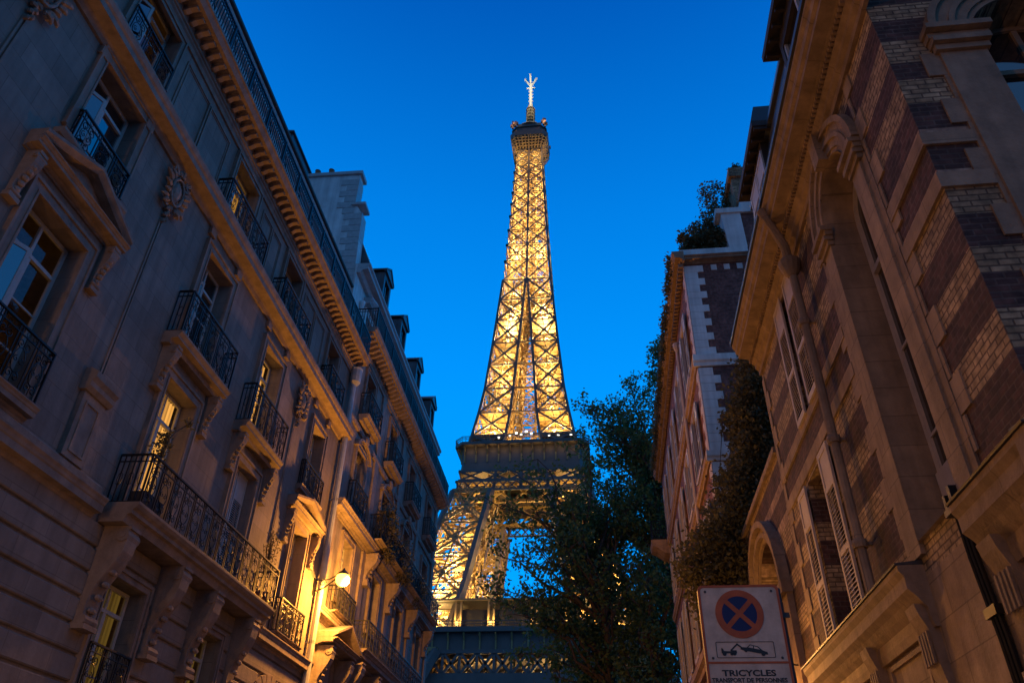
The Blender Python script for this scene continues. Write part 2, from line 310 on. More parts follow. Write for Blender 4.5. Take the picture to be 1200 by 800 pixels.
def window(parent, tf, ya, yb, za, zb, depth=.33, kind='dark', arch=0, transom=.76, wood='white', bars=True, label=None, thick=.05):
    x = -depth; mb = MB(tf); f = .075; c = (ya+yb)/2; zt = za+(zb-za)*transom
    r = (yb-ya)/2; top = zb - (r*arch if arch else 0)
    mb.box(x, x+thick, ya, ya+f, za, top); mb.box(x, x+thick, yb-f, yb, za, top); mb.box(x, x+thick, ya+f, yb-f, za, za+f)
    if not arch: mb.box(x, x+thick, ya+f, yb-f, zb-f, zb)
    else:
        P = [(c+r*cos(pi*k/12), top+r*arch*sin(pi*k/12)) for k in range(13)]; Q = [(c+(r-f)*cos(pi*k/12), top+(r-f)*arch*sin(pi*k/12)) for k in range(13)]
        for k in range(12): mb.hexa([(x, *P[k]), (x+thick, *P[k]), (x, *Q[k]), (x+thick, *Q[k]), (x, *P[k+1]), (x+thick, *P[k+1]), (x, *Q[k+1]), (x+thick, *Q[k+1])])
    mb.box(x, x+thick+.02, ya+f, yb-f, zt, zt+.07)
    mb.box(x, x+thick+.012, c-.055, c+.055, za+f, zt); mb.box(x, x+thick, c-.03, c+.03, zt+.07, zb-f)
    if bars:
        for sg in (-1, 1):
            a, b = sorted((c+sg*.055, c+sg*(r-f)))
            for k in (1, 2): zz = za+(zt-za)*k/3; mb.box(x+.01, x+.035, a, b, zz-.016, zz+.016)
            a2, b2 = (a, a+.045) if sg > 0 else (b-.045, b)
    w = mb.build('window', M[wood], parent, label)
    pn = MB(tf); lp = arch_loop(ya+.01, yb-.01, za+.01, zb-.01, arch)
    idx = [pn.pt((x+.015, a, b)) for a, b in lp]; pn.cap([Vector((a, b, 0)) for a, b in lp], idx)
    pn.build('pane', M['glass'] if kind.startswith('lit') else M['pane'], w)
    if kind == 'litopen': rm = MB(tf); rm.box(x-1.6, x-.9, ya-.1, yb+.1, za-.1, zb+.1); rm.build('lit_room_wall', M['litopen'], w)
    elif kind.startswith('lit'):
        cu = MB(tf); n = 40; xc = x-.22
        for sg in (0, 1):   # two gathered curtains, open a little in the middle
            a, b = (ya-.1, c-.04) if sg == 0 else (c+.10, yb+.1)
            for k in range(n):
                u0, u1 = k/n, (k+1)/n; cu.poly([(xc+.03*sin(u0*40), a+(b-a)*u0, za-.1), (xc+.03*sin(u1*40), a+(b-a)*u1, za-.1), (xc+.03*sin(u1*40), a+(b-a)*u1, zb+.1), (xc+.03*sin(u0*40), a+(b-a)*u0, zb+.1)])
        cu.build('curtain', M[kind], w)
        rm = MB(tf); rm.box(x-1.2, x-.45, ya-.1, yb+.1, za-.1, zb+.1); rm.build('lit_room_wall', M['lit'] if kind == 'lit' else M[kind], w)
    return w
def louvre(mb, p0, d, nrm, z0, z1, w, slats=True, t=.035, solid_top=.24):
    """one shutter leaf: frame and angled slats. p0=(x,y) hinge, d=unit direction in plan, nrm=plan normal"""
    def B(u0, u1, v0, v1, a, b):
        q = []
        for z in (a, b):
            for v in (v0, v1):
                for u in (u0, u1): q.append((p0[0]+d[0]*u+nrm[0]*v, p0[1]+d[1]*u+nrm[1]*v, z))
        mb.hexa(q)
    B(0, .06, 0, t, z0, z1); B(w-.06, w, 0, t, z0, z1)
    zt = z1-(z1-z0)*solid_top; zm = z0+(zt-z0)*.5
    for a, b in ((z0, z0+.09), (zm-.035, zm+.035), (zt-.04, zt+.04), (z1-.08, z1)): B(.06, w-.06, .002, t-.002, a, b)
    B(.06, w-.06, .012, t-.012, zt+.04, z1-.08)
    for a, b in ((z0+.09, zm-.035), (zm+.035, zt-.04)):
        n = int((b-a)/.055)
        for k in range(n):
            zz = a+(k+.5)*(b-a)/n; q = []
            for dz, v in ((-.022, t-.004), (.014, .004)):
                for u in (.06, w-.06): q.append((u, v, zz+dz))
            P = [(p0[0]+d[0]*u+nrm[0]*v, p0[1]+d[1]*u+nrm[1]*v, z) for u, v, z in q]
            T = [(a_, b_, c_+.008) for a_, b_, c_ in P]
            mb.hexa([P[0], P[1], P[2], P[3], T[0], T[1], T[2], T[3]])
def pediment(mb, ya, yb, z0, rise, p):
    mb.prof(cornice_prof(z0, .22, p), ya, yb)
    c = (ya+yb)/2; zb = z0+.223
    for s_, e in ((ya, c), (yb, c)):   # raking cornices
        q = [(0, zb), (p*.75, zb), (p, zb+.10), (p, zb+.17), (0, zb+.17)]
        mb.prof(q, s_, e, dz=rise)
    a = [mb.pt((.06, y, z)) for y, z in ((ya+.1, zb), (yb-.1, zb), (c, zb+rise))]; mb.f.append(a)
def cartouche(mb, y, z, w=.55, h=.95):
    """carved shield with scrolls, side leaves and a hanging drop"""
    r = random.Random(int(y*100))
    mb.blob((.06, y, z+h*.08), (.15, w*.22, h*.24), 10, 7)
    mb.tube([(.15, y+w*.27*cos(a), z+h*.08+h*.29*sin(a)) for a in [k*pi/8 for k in range(16)]], .035, 5, True)
    for sg in (-1, 1):
        scroll(mb, .15, y+sg*w*.30, z+h*.40, .14, 1.3, -pi/2, sg, .04); scroll(mb, .13, y+sg*w*.24, z-h*.28, .11, -1.3, pi/2, sg, .035)
        for k in range(7):   # acanthus leaves curling off the sides
            a = -1.15+k*.36; l = w*(.30+.08*sin(k*2.1)); c0 = (y+sg*w*.27*cos(a*.8), z+h*.08+h*.30*sin(a))
            pts = [(.06+.10*sin(u*pi*.8), c0[0]+sg*l*u*cos(a*.6), c0[1]+l*u*(sin(a)+.25*u)) for u in (0, .3, .6, .85, 1.0)]
            mb.tube(pts, [.03, .06, .055, .04, .015], 5)
    for k in range(10): mb.blob((r.uniform(.08, .16), y+r.uniform(-.22, .22)*w, z+h*.42+r.uniform(-.05, .12)*h), (.06, r.uniform(.03, .07), r.uniform(.04, .08)), 6, 4)
    for k in range(6): mb.blob((.07, y+(-1)**k*.03, z-h*(.26+.07*k)), (.07, .10-.013*k, .06), 6, 4)

# ------------------------------------------------------------------ ground
def sheet(name, x0, x1, y0, y1, z, m, kind='structure'):
    mb = MB(); mb.poly([(x0, y0, z), (x1, y0, z), (x1, y1, z), (x0, y1, z)]); o = mb.build(name, m); o['kind'] = kind; return o
sheet('ground', -2500, 2500, -800, 3500, -.02, M['earth'])
sheet('road', -7.2, 1.4, -60, 110, .0, M['asphalt'])
for nm, a, b in (('pavement', -9.3, -7.2), ('pavement', 1.4, 3.2)):
    mb = MB(); mb.box(a, b, -60, 110, -.02, .13); mb.build(nm, M['paving'])['kind'] = 'structure'

AL = radians(1.271)
def left_root(name, label, y0): return empty(name, label, 'building', (-9-(y0)*sin(AL), y0*cos(AL), 0), AL)
def ltf(y0): return lambda x, y, z: (x, y-y0, z)

# ================================================================== LEFT BUILDING 1
B1 = left_root('stone_apartment_building', 'pale limestone apartment building with long iron balcony and lit windows, nearest on the left', 10)
T1 = ltf(10)
cols = dict(A=(8.0, 9.45), B=(13.03, 14.35), C=(16.95, 18.22), D=(21.42, 22.55), Z=(3.5, 4.95), Y=(-1.2, .2))
w1 = dict(A=(7.62, 10.75), B=(7.25, 10.28), C=(7.25, 10.22), D=(7.05, 10.2), Z=(7.62, 10.8), Y=(7.62, 10.8))
w2 = dict(A=(12.3, 14.35), B=(11.12, 13.92), C=(11.12, 13.86), D=(11.45, 13.75), Z=(12.3, 14.35), Y=(12.3, 14.35))
w3 = dict(A=(15.6, 17.55), B=(15.05, 17.32), C=(15.05, 17.25), D=(15.05, 17.15), Z=(15.6, 17.55), Y=(15.6, 17.55))
g0 = dict(B=(3.85, 6.02), C=(3.85, 6.0))
EY0, EY1 = -6.0, 24.45
ops = [(*cols[k], *w[k]) for w in (w1, w2, w3) for k in cols]
wl = MB(T1); facade(wl, EY0, EY1, 7.0, 18.3, ops, .36); shell(wl, EY0, EY1, 0, 18.2, 11, -.0)
wl.build('wall', M['stone'], B1)
rw = MB(T1); gops = [(13.2, 14.5, 3.85, 6.02), (16.95, 18.2, 3.85, 6.0), (20.9, 22.6, 0, 5.6, .55)]
facade(rw, EY0, EY1, 0, 7.0, gops, .36, 0)
# rusticated courses stand proud of the wall between the grooves
z = .15; occ = [(a, b, c, d) for a, b, c, d, *_ in gops]
while z < 6.35:
    zt = z+.40; segs = [(EY0, EY1)]
    for a, b, c, d in occ:
        if c < zt and d > z-.02:
            ns = []
            for s_, e in segs:
                if a > s_: ns.append((s_, min(e, a-.04)))
                if b < e: ns.append((max(s_, b+.04), e))
            segs = [q for q in ns if q[1]-q[0] > .1]
    for s_, e in segs:
        rw.prof([(0, z), (.045, z+.012), (.06, z+.03), (.06, zt-.03), (.045, zt-.012), (0, zt)], s_, e)
    z += .44
rw.build('rusticated_wall', M['stone'], B1)
# bands and cornices
bd = MB(T1)
bd.prof(cornice_prof(6.62, .42, .30), EY0, 12.1); bd.prof(cornice_prof(6.40, .42, .30), 20.0, EY1)
bd.prof([(0, 7.05), (.09, 7.05), (.09, 7.25), (.05, 7.3), (0, 7.3)], EY0, 12.1)
bd.build('string_course', M['trim'], B1)
bd = MB(T1); bd.prof([(0, 14.52), (.06, 14.52), (.10, 14.62), (.14, 14.66), (.38, 14.68), (.38, 14.82), (.42, 14.86), (.45, 14.96), (.45, 15.02), (0, 15.04)], EY0, EY1)
for k in cols: bd.box(0, .10, cols[k][0]-.28, cols[k][0]-.02, 14.3, 14.517); bd.box(0, .10, cols[k][1]+.02, cols[k][1]+.28, 14.3, 14.517)
bd.build('string_course', M['trim'], B1)
bd = MB(T1)
bd.prof([(0, 17.45), (.05, 17.45), (.05, 17.58), (.09, 17.62), (.09, 17.68), (.13, 17.70), (.13, 17.95), (.55, 17.96), (.58, 18.02), (.62, 18.10), (.66, 18.12), (.66, 18.20), (0, 18.21)], EY0, EY1)
y = EY0+.2
while y < EY1-.2:
    bd.prof([(.13, 17.78), (.20, 17.78), (.30, 17.85), (.46, 17.88), (.46, 17.955), (.13, 17.955)], y-.065, y+.065); y += .31
bd.build('cornice', M['trim'], B1)
# moulded panels, grooves and pilaster pedestals between the windows
def frame_panel(mb, ya, yb, za, zb, w=.05, p=.03):
    mb.box(0, p, ya, ya+w, za, zb); mb.box(0, p, yb-w, yb, za, zb); mb.box(0, p, ya+w, yb-w, za, za+w); mb.box(0, p, ya+w, yb-w, zb-w, zb)
for a, b in ((9.95, 12.45), (14.9, 16.4), (18.75, 20.9), (5.4, 7.5), (1, 3)):
    pn = MB(T1)
    frame_panel(pn, a, b, 15.2, 17.2); frame_panel(pn, a+.1, b-.1, 15.3, 17.1, .02, .02) if b-a > 1 else 0
    pn.box(0, .05, (a+b)/2-.07, (a+b)/2-.03, 15.25, 17.15); pn.box(0, .05, (a+b)/2+.03, (a+b)/2+.07, 15.25, 17.15)
    pn.build('wall_panel', M['trim'], B1)
for yc in (11.05, 6.25):
    pl = MB(T1)
    pl.box(0, .10, yc-.33, yc+.33, 7.3, 8.55); pl.box(.10, .125, yc-.22, yc-.18, 7.42, 8.4); pl.box(.10, .125, yc+.18, yc+.22, 7.42, 8.4); pl.box(.10, .125, yc-.18, yc+.18, 8.36, 8.4); pl.box(.10, .125, yc-.18, yc+.18, 7.42, 7.46)
    pl.prof([(0, 8.553), (.14, 8.553), (.20, 8.63), (.20, 8.72), (.26, 8.80), (.26, 8.92), (.1, 9.0), (0, 9.0)], yc-.40, yc+.40)
    pl.build('pedestal', M['trim'], B1)
for yc in (11.05, 6.25, 20.05):
    c = MB(T1); cartouche(c, yc, 13.8 if yc < 20 else 13.65, .85, 1.25); c.build('carved_cartouche', M['trim'], B1)
for yc in (11.05, 6.25, 19.95):
    gr = MB(T1); gr.box(-.001, .035, yc-.06, yc-.02, 9.05, 13.1); gr.box(-.001, .035, yc+.02, yc+.06, 9.05, 13.1); gr.build('wall_reglet', M['trim'], B1)
# windows
kinds = dict(A1='litopen', B1='lit', C2='lit', B3='litmid', D2='litlow', A3='litopen', C1='shut')
for fl, w in ((1, w1), (2, w2), (3, w3)):
    for k in cols:
        ya, yb = cols[k]; za, zb = w[k]; kd = kinds.get(k+str(fl), 'dark')
        s = MB(T1); surround(s, ya, yb, za, min(zb, 17.2), .19 if fl < 3 else .14, .07, sill=False); s.build('window_surround', M['trim'], B1)
        if kd == 'shut':
            sh = MB(T1)
            for sg in (0, 1): louvre(sh, (-.22, ya+.03+sg*(yb-ya)/2), (0, 1), (1, 0), za, zb, (yb-ya)/2-.04)
            sh.build('shutter', M['white'], B1)
            window(B1, T1, ya, yb, za, zb, .34, 'dark'); continue
        wn = window(B1, T1, ya, yb, za, zb, .34, kd, wood='white')
        if (k+str(fl)) in ('A1', 'A2', 'B2', 'C2', 'A3', 'D3'):   # a casement leaf standing ajar, catching the sky
            cm = MB(T1); pnm = MB(T1); hw = (yb-ya)/2-.08; a = radians(48 if k == 'A' else 62); d = (cos(a)*.0+sin(a)*1.0, cos(a))
            x0 = -.30; y0 = ya+.08; zt = za+(zb-za)*.75
            d = (sin(a)*.55, cos(a)) if False else (sin(a), cos(a)); L_ = sqrt(d[0]**2+d[1]**2); d = (d[0]/L_*.42, d[1]/L_*1.0)
            def P(u, v, zz): return (x0+d[0]*u*hw+v, y0+d[1]*u*hw, zz)
            for u0, u1, a_, b_ in ((0, .12, za+.05, zt), (.88, 1, za+.05, zt), (.12, .88, za+.05, za+.17), (.12, .88, zt-.08, zt)):
                cm.hexa([P(u, v, zz) for zz in (a_, b_) for v in (0, .035) for u in (u0, u1)])
            pnm.poly([P(.1, .018, za+.1), P(.9, .018, za+.1), P(.9, .018, zt-.04), P(.1, .018, zt-.04)])
            cs = cm.build('casement', M['white'], wn); 
            po = pnm.build('casement_pane', M['pane'], wn)
# balconies and balconets
def slab_balcony(parent, tf, ya, yb, zt, p, trim, h=1.1, brackets=True, label=None):
    mb = MB(tf); mb.prof([(0, zt-.30), (p*.45, zt-.30), (p*.5, zt-.2), (p*.86, zt-.18), (p*.86, zt-.12), (p*.94, zt-.08), (p, zt-.05), (p, zt), (0, zt)], ya, yb)
    b = mb.build('balcony', trim, parent, label)
    if brackets:
        for yc in (ya+.22, yb-.22): c = MB(tf); console(c, yc, .2, zt-.303, p*.85, .95); c.build('bracket', trim, b)
    railing(b, tf, ya+.05, yb-.05, zt, h, p-.06)
    return b
slab_balcony(B1, T1, 12.42, 15.05, 11.1, .42, M['trim'], 1.12)
slab_balcony(B1, T1, 16.3, 18.9, 11.05, .42, M['trim'], 1.12)
for k, ya, yb, z0 in (('B', 12.5, 14.95, 15.05), ('C', 16.45, 18.8, 15.05), ('D', 21.2, 22.8, 15.05)): railing(B1, T1, ya, yb, z0, .85, .40)
railing(B1, T1, 7.95, 9.55, 15.3, .95, .10, sides=False); railing(B1, T1, 7.95, 9.55, 12.12, .72, .16)
railing(B1, T1, 3.45, 5.0, 15.3, .95, .10, sides=False); railing(B1, T1, 3.45, 5.0, 12.12, .72, .16)
for a, b in ((7.7, 9.8), (3.2, 5.3)): mb = MB(T1); mb.prof([(0, 11.96), (.16, 11.96), (.22, 12.04), (.22, 12.1), (0, 12.1)], a, b); mb.build('window_sill', M['trim'], B1)
for ya, yb in ((7.75, 9.75), (3.3, 5.2)):
    mb = MB(T1); mb.prof(cornice_prof(7.32, .28, .24), ya, yb); mb.build('window_sill', M['trim'], B1); railing(B1, T1, ya+.1, yb-.1, 7.61, .98, .17)
railing(B1, T1, 21.1, 22.95, 11.40, .85, .16); mb = MB(T1); mb.prof(cornice_prof(11.16, .24, .22), 21.0, 23.05); mb.build('window_sill', M['trim'], B1)
railing(B1, T1, 21.0, 23.0, 6.95, .92, .27); mb = MB(T1); mb.prof(cornice_prof(6.83, .12, .33), 20.9, 23.1); mb.build('window_sill', M['trim'], B1)
# pediments with consoles
for ya, yb, z0, rs, k in ((7.35, 10.15, 11.22, .55, 'A'), (2.85, 5.65, 11.22, .55, 'Z'), (20.6, 23.45, 10.46, .42, 'D')):
    mb = MB(T1); pediment(mb, ya, yb, z0, rs, .33)
    for yc in (ya+.22, yb-.22): console(mb, yc, .19, z0-.003, .27, .95)
    mb.build('pediment', M['trim'], B1)
# long balcony on four carved brackets
mb = MB(T1); mb.prof([(0, 6.72), (.52, 6.72), (.56, 6.86), (.64, 6.88), (.64, 6.95), (.70, 6.99), (.74, 7.05), (.74, 7.10), (0, 7.10)], 12.35, 19.55)
lb = mb.build('long_balcony', M['trim'], B1)
for yc in (12.75, 15.0, 16.7, 18.95):
    mb = MB(T1); console(mb, yc, .36, 6.717, .60, 1.75); mb.build('bracket', M['trim'], lb)
railing(lb, T1, 12.42, 19.48, 7.10, 1.0, .68)
for ya, yb in ((13.2, 14.5), (16.95, 18.2)):
    s = MB(T1); surround(s, ya, yb, 3.85, 6.02, .13, .09); s.build('window_surround', M['trim'], B1)
    window(B1, T1, ya, yb, 3.85, 6.0, .30, 'litlow'); railing(B1, T1, ya-.05, yb+.05, 3.88, .92, .13, sides=False)
# street door under the little arch
mb = MB(T1); mb.box(-.33, -.28, 20.9, 22.6, 0, 5.6); mb.build('door', M['timber'], B1)
mb = MB(T1)
c_, r_ = 21.75, .85
for k in range(10):
    a0, a1 = pi*k/10+.02, pi*(k+1)/10-.02; zs = 5.6-r_*.55
    mb.hexa([(x, c_+rr*cos(a), zs+rr*.62*sin(a)) for a in (a0, a1) for rr in (r_+.02, r_+.42) for x in (0, .10)])
mb.build('arch_stones', M['trim'], B1)
# attic storey, top balcony, roof
at = MB(T1); aops = [(c-.5, c+.5, 18.45, 20.75) for c in (4.2, 8.7, 11.2, 13.7, 15.65, 17.6, 19.8, 22.0)]
facade(at, EY0, EY1, 18.21, 21.55, aops, .25, -1.1); shell(at, EY0, EY1, 18.21, 22.06, 9.9, -1.1); at.build('attic_wall', M['plaster'], B1)
TA = lambda x, y, z: T1(x-1.1, y, z)
for i, (ya, yb, za, zb) in enumerate(aops):
    window(B1, TA, ya, yb, za, zb, .2, 'litdim' if i == 3 else 'dark')
mb = MB(T1)
for a, b in zip([EY0]+[o[1]+.12 for o in aops], [o[0]-.12 for o in aops]+[EY1]):
    if b-a > .5: mb.box(-1.1, -1.05, a, b, 18.4, 21.0)
    mb.box(-1.1, -1.01, a, b, 21.003, 21.25)
mb.build('attic_pilasters', M['plaster'], B1)
mb = MB(T1); mb.prof([(-1.1, 21.4), (-.98, 21.4), (-.93, 21.6), (-.78, 21.66), (-.78, 21.85), (-.70, 21.95), (-.70, 22.05), (-1.1, 22.06)], EY0, EY1); mb.build('cornice', M['greypaint'], B1)
mb = MB(T1); mb.prof([(-.70, 22.07), (-.66, 22.12), (-.9, 22.35), (-2.6, 23.3), (-11, 23.6), (-11, 22.07)], EY0, EY1); rf = mb.build('roof', M['zinc'], B1)
mb = MB(T1); mb.tube([(-.66, EY0, 22.10), (-.66, EY1, 22.10)], .075, 8); mb.build('gutter', M['lead'], B1)
mb = MB(T1); mb.box(-1.9, -.85, 16.8, 18.6, 22.2, 22.9); mb.prof([(-2.0, 22.903), (-.78, 22.903), (-.78, 22.96), (-2.0, 23.1)], 16.7, 18.7); mb.build('skylight_box', M['zinc'], B1)
tr_ = MB(T1)   # top balcony: plain bars in alternating groups
y0, y1, z0, h, x = EY0, 24.3, 18.215, .95, .56
for zz, w in ((z0+.05, .014), (z0+h-.15, .013), (z0+h, .024)): tr_.box(x-w, x+w, y0, y1, zz-w, zz+w)
y = y0
while y < y1:
    tr_.box(x-.012, x+.012, y-.012, y+.012, z0, z0+h); y += .105
y = y0+.2
while y < y1:
    tr_.tube([(x, y+.045*cos(q*pi/3), z0+h-.075+.055*sin(q*pi/3)) for q in range(6)], .008, 3, True)
    y += .105
y = y0
while y < y1-1.3:
    tr_.box(x-.03, x+.03, y-.03, y+.03, z0, z0+h+.03)
    tr_.tube([(x, y+.05, z0+.08), (x, y+.37, z0+h-.2)], .012, 3); tr_.tube([(x, y+.37, z0+.08), (x, y+.05, z0+h-.2)], .012, 3)
    y += 1.26
ornate_side(tr_, -1.0, x, y1, z0, h)
tr_.build('top_railing', M['iron'], B1)
# drainpipe
mb = MB(T1)
py = 24.2
mb.tube([(.20, py, 17.0), (.20, py, .2)], .11, 10)
mb.lathe([(.09, -.05), (.20, .10), (.22, .35), (.22, .62), (.24, .68)], (.24, py, 16.95), 10)
for zz in (15.2, 12.2, 9.4, 7.4, 4.5): mb.lathe([(.11, -.05), (.11, .05)], (.20, py, zz), 10); mb.box(0, .12, py-.03, py+.03, zz-.03, zz+.03)
mb.build('drainpipe', M['greypaint'], B1, smooth=False)

# chimney wall between the two left buildings
CH = empty('chimney_wall', 'tall pale plastered chimney wall with quoin stones and clay pots above the left roofs', 'chimney', (-9-24.8*sin(AL), 24.8*cos(AL), 0), AL)
TC = ltf(24.8)
mb = MB(TC)
mb.prof([(-7.0, 20.5), (-.62, 20.5), (-.72, 24.0), (-.85, 26.5), (-1.25, 27.2), (-1.27, 29.1), (-7.0, 29.1)], 24.46, 25.05)
CHW = mb.build('wall', M['plaster'], CH)
mb = MB(TC); mb.box(-7.1, -1.14, 24.36, 25.15, 29.103, 29.3); mb.box(-1.4, -.72, 24.36, 25.15, 27.0, 27.15); mb.build('coping', M['greypaint'], CH)
mb = MB(TC)
k = 0; z = 21.2
while z < 28.7:
    xr = -.66-(z-20.5)*.03 if z < 26.4 else -1.26
    wq = (.55, .85)[k % 2]; mb.box(xr-wq, xr+.02, 24.43, 25.08, z, z+.36); z += .38; k += 1
mb.build('quoin_stones', M['greypaint'], CH)
for x in (-5.2, -3.6, -2.9):
    mb = MB(TC); zc = 29.3; mb.lathe([(.17, 0), (.15, .1), (.12, .5), (.15, .55)], (x, 24.75, zc), 10); mb.build('chimney_pot', M['terracotta'], CH)

# ================================================================== LEFT BUILDING 2
B2 = left_root('stone_apartment_building', 'farther limestone apartment building with zinc dormers and lantern-lit ground storey', 34)
T2 = ltf(34); Y0, Y1 = 24.46, 42.75
cs2 = [26.8, 31.1, 35.5, 40.2]; hw = .62
rows = [(9.35, 11.55), (12.75, 15.3), (16.55, 18.75)]
ops = [(c-hw, c+hw, a, b, .25 if i == 1 else 0) for i, (a, b) in enumerate(rows) for c in cs2]+[(c-hw, c+hw, 4.6, 7.2) for c in cs2[1:]]
mb = MB(T2); facade(mb, Y0, Y1, 0, 19.9, ops, .34); shell(mb, Y0, Y1, 0, 19.9, 11); mb.build('wall', M['stone2'], B2)
mb = MB(T2)
mb.prof([(0, 19.15), (.06, 19.15), (.06, 19.3), (.12, 19.36), (.12, 19.66), (.62, 19.68), (.64, 19.74), (.70, 19.80), (.72, 19.92), (0, 19.93)], Y0, Y1)
y = Y0+.15
while y < Y1: mb.prof([(.12, 19.42), (.26, 19.42), (.54, 19.56), (.54, 19.675), (.12, 19.675)], y-.07, y+.07); y += .36
mb.build('cornice', M['trim2'], B2)
for pr_ in (cornice_prof(12.0, .4, .45), cornice_prof(8.3, .35, .3), [(0, 15.9), (.08, 15.9), (.12, 16.0), (.12, 16.08), (0, 16.1)]): mb = MB(T2); mb.prof(pr_, Y0, Y1); mb.build('string_course', M['trim2'], B2)
for y in (24.75, 29.0, 33.3, 37.8, 42.4):
    for a, b in ((8.66, 11.95), (12.42, 19.1)): mb = MB(T2); mb.box(0, .09, y-.28, y+.28, a, b); mb.build('pilaster', M['trim2'], B2)
for i, (a, b) in enumerate(rows):
    for j, c in enumerate(cs2):
        s = MB(T2); surround(s, c-hw, c+hw, a, b, .17, .07, sill=(i != 1)); s.build('window_surround', M['trim2'], B2)
        kd = 'litlow' if (i == 0 and j in (1, 3)) else 'dark'
        window(B2, T2, c-hw, c+hw, a, b, .3, kd, arch=.25 if i == 1 else 0, wood='greypaint', bars=(i != 0))
        if i == 0 and j in (1, 2, 3, 4):   # pale curtained casements show half open
            m2 = MB(T2); louvre(m2, (-.26, c-hw+.05), (0, 1), (1, 0), a+.05, b-.05, hw-.08, solid_top=.5); m2.build('shutter', M['white'], B2)
        if i == 2: slab_balcony(B2, T2, c-1.05, c+1.05, 16.55, .48, M['trim2'], 1.0, brackets=False)
        if i == 1 and j == 0: railing(B2, T2, c-.85, c+.85, 12.75, 1.0, .3)
for c in cs2[1:]: window(B2, T2, c-hw, c+hw, 4.6, 7.2, .3, 'litlow' if c in (31.1, 40.2) else 'dark', wood='greypaint')
mb = MB(T2); mb.prof(cornice_prof(12.42, .12, .70), 28.9, 42.2); b = mb.build('long_balcony', M['trim2'], B2); railing(b, T2, 29, 42.1, 12.545, 1.05, .64)
for y in (29.3, 33.2, 37.4, 41.4): mb = MB(T2); console(mb, y, .34, 12.0, .6, 1.2); mb.build('bracket', M['trim2'], b)
for c in (26.9, 31.2, 35.4):   # carved segmental hoods over the first big windows
    mb = MB(T2)
    for k in range(12):
        a0, a1 = pi*k/12, pi*(k+1)/12
        for r0, r1, p in ((.72, .86, .12), (.86, 1.0, .20)):
            mb.hexa([(x, c+rr*1.05*cos(a), 15.25+rr*.55*sin(a)) for a in (a0, a1) for rr in (r0, r1) for x in (0, p)])
    mb.blob((.16, c, 15.85), (.14, .2, .26)); mb.build('window_hood', M['trim2'], B2)
# lower balcony lit by the lantern
mb = MB(T2); mb.prof(cornice_prof(7.72, .42, .85), 28.2, 38.6); b = mb.build('long_balcony', M['trim2'], B2); railing(b, T2, 28.3, 38.5, 8.145, 1.0, .78)
for y in (28.65, 31.2, 33.8, 36.4, 38.1):
    mb = MB(T2); console(mb, y, .42, 7.717, .72, 1.5); mb.build('bracket', M['trim2'], b)
# doorway pediment near the lantern
mb = MB(T2); pediment(mb, 25.0, 28.0, 7.55, .55, .75)
for y in (25.35, 27.65): console(mb, y, .34, 7.547, .60, 1.5)
mb.build('door_pediment', M['trim2'], B2)
railing(B2, T2, 25.5, 27.6, 8.75, .85, .4); mb = MB(T2); mb.prof(cornice_prof(8.66, .09, .46), 25.4, 27.7); mb.build('window_sill', M['trim2'], B2)
mb = MB(T2); mb.box(-.3, .02, 25.6, 27.4, 0, 5.9); mb.build('door', M['timber'], B2)
# top storey
at = MB(T2); aops = [(c-.5, c+.5, 20.1, 22.0) for c in cs2]; facade(at, Y0, Y1, 19.93, 22.9, aops, .25, -.6); shell(at, Y0, Y1, 19.93, 23.42, 10.4, -.6); at.build('attic_wall', M['plaster'], B2)
TA2 = lambda x, y, z: T2(x-.6, y, z)
for ya, yb, za, zb in aops:
    window(B2, TA2, ya, yb, za, zb, .2, 'dark'); s = MB(TA2); surround(s, ya, yb, za, zb, .16, .10); s.build('window_surround', M['plaster'], B2)
    s = MB(TA2); pediment(s, ya-.4, yb+.4, 22.25, .28, .4); s.build('pediment', M['greypaint'], B2)
    for q in (ya-.75, yb+.75): m2 = MB(TA2); m2.lathe([(.12, 0), (.10, .15), (.09, 1.9), (.14, 2.05), (.14, 2.15)], (.1, q, 19.95), 8); m2.build('attic_column', M['plaster'], B2)
mb = MB(T2); mb.prof([(-.6, 22.9), (-.45, 22.9), (-.35, 23.05), (-.1, 23.1), (-.1, 23.25), (-.02, 23.32), (-.02, 23.4), (-.6, 23.42)], Y0, Y1); mb.build('cornice', M['greypaint'], B2)
mb = MB(T2); mb.prof([(-.1, 23.43), (-.2, 23.7), (-.95, 25.6), (-1.2, 25.7), (-5, 27.3), (-11, 27.3), (-11, 23.43)], Y0+.6, Y1-.3); mb.build('roof', M['slate'], B2)
for c in (28.0, 31.8, 35.9, 40.3):   # dormers
    d = MB(T2); d.box(-2.6, -.28, c-.62, c-.42, 23.5, 25.4); d.box(-2.6, -.28, c+.42, c+.62, 23.5, 25.4); d.box(-2.6, -.28, c-.419, c+.419, 25.1, 25.4); d.box(-2.6, -.28, c-.419, c+.419, 23.5, 23.75)
    dm = d.build('dormer', M['zinc'], B2)
    d = MB(T2)
    for sg in (-1, 1):
        d.hexa([(x, c+sg*yy, zz) for zz_ in (0, .1) for yy, z_ in ((.74, 25.42), (0, 25.95)) for x in (-2.8, -.16) for zz in (z_+zz_,)])
    d.box(-.3, -.18, c-.72, c+.72, 25.36, 25.44); d.poly([(-.2, c-.75, 25.44), (-.2, c+.75, 25.44), (-.2, c, 25.9)])
    d.build('dormer_roof', M['zinc'], dm)
    wn = MB(T2); wn.box(-.40, -.36, c-.42, c-.35, 23.75, 25.1); wn.box(-.40, -.36, c+.35, c+.42, 23.75, 25.1); wn.box(-.40, -.36, c-.03, c+.03, 23.75, 25.1); wn.poly([(-.41, c-.42, 23.75), (-.41, c+.42, 23.75), (-.41, c+.42, 25.1), (-.41, c-.42, 25.1)])
    wn.build('dormer_window', M['pane'], dm)
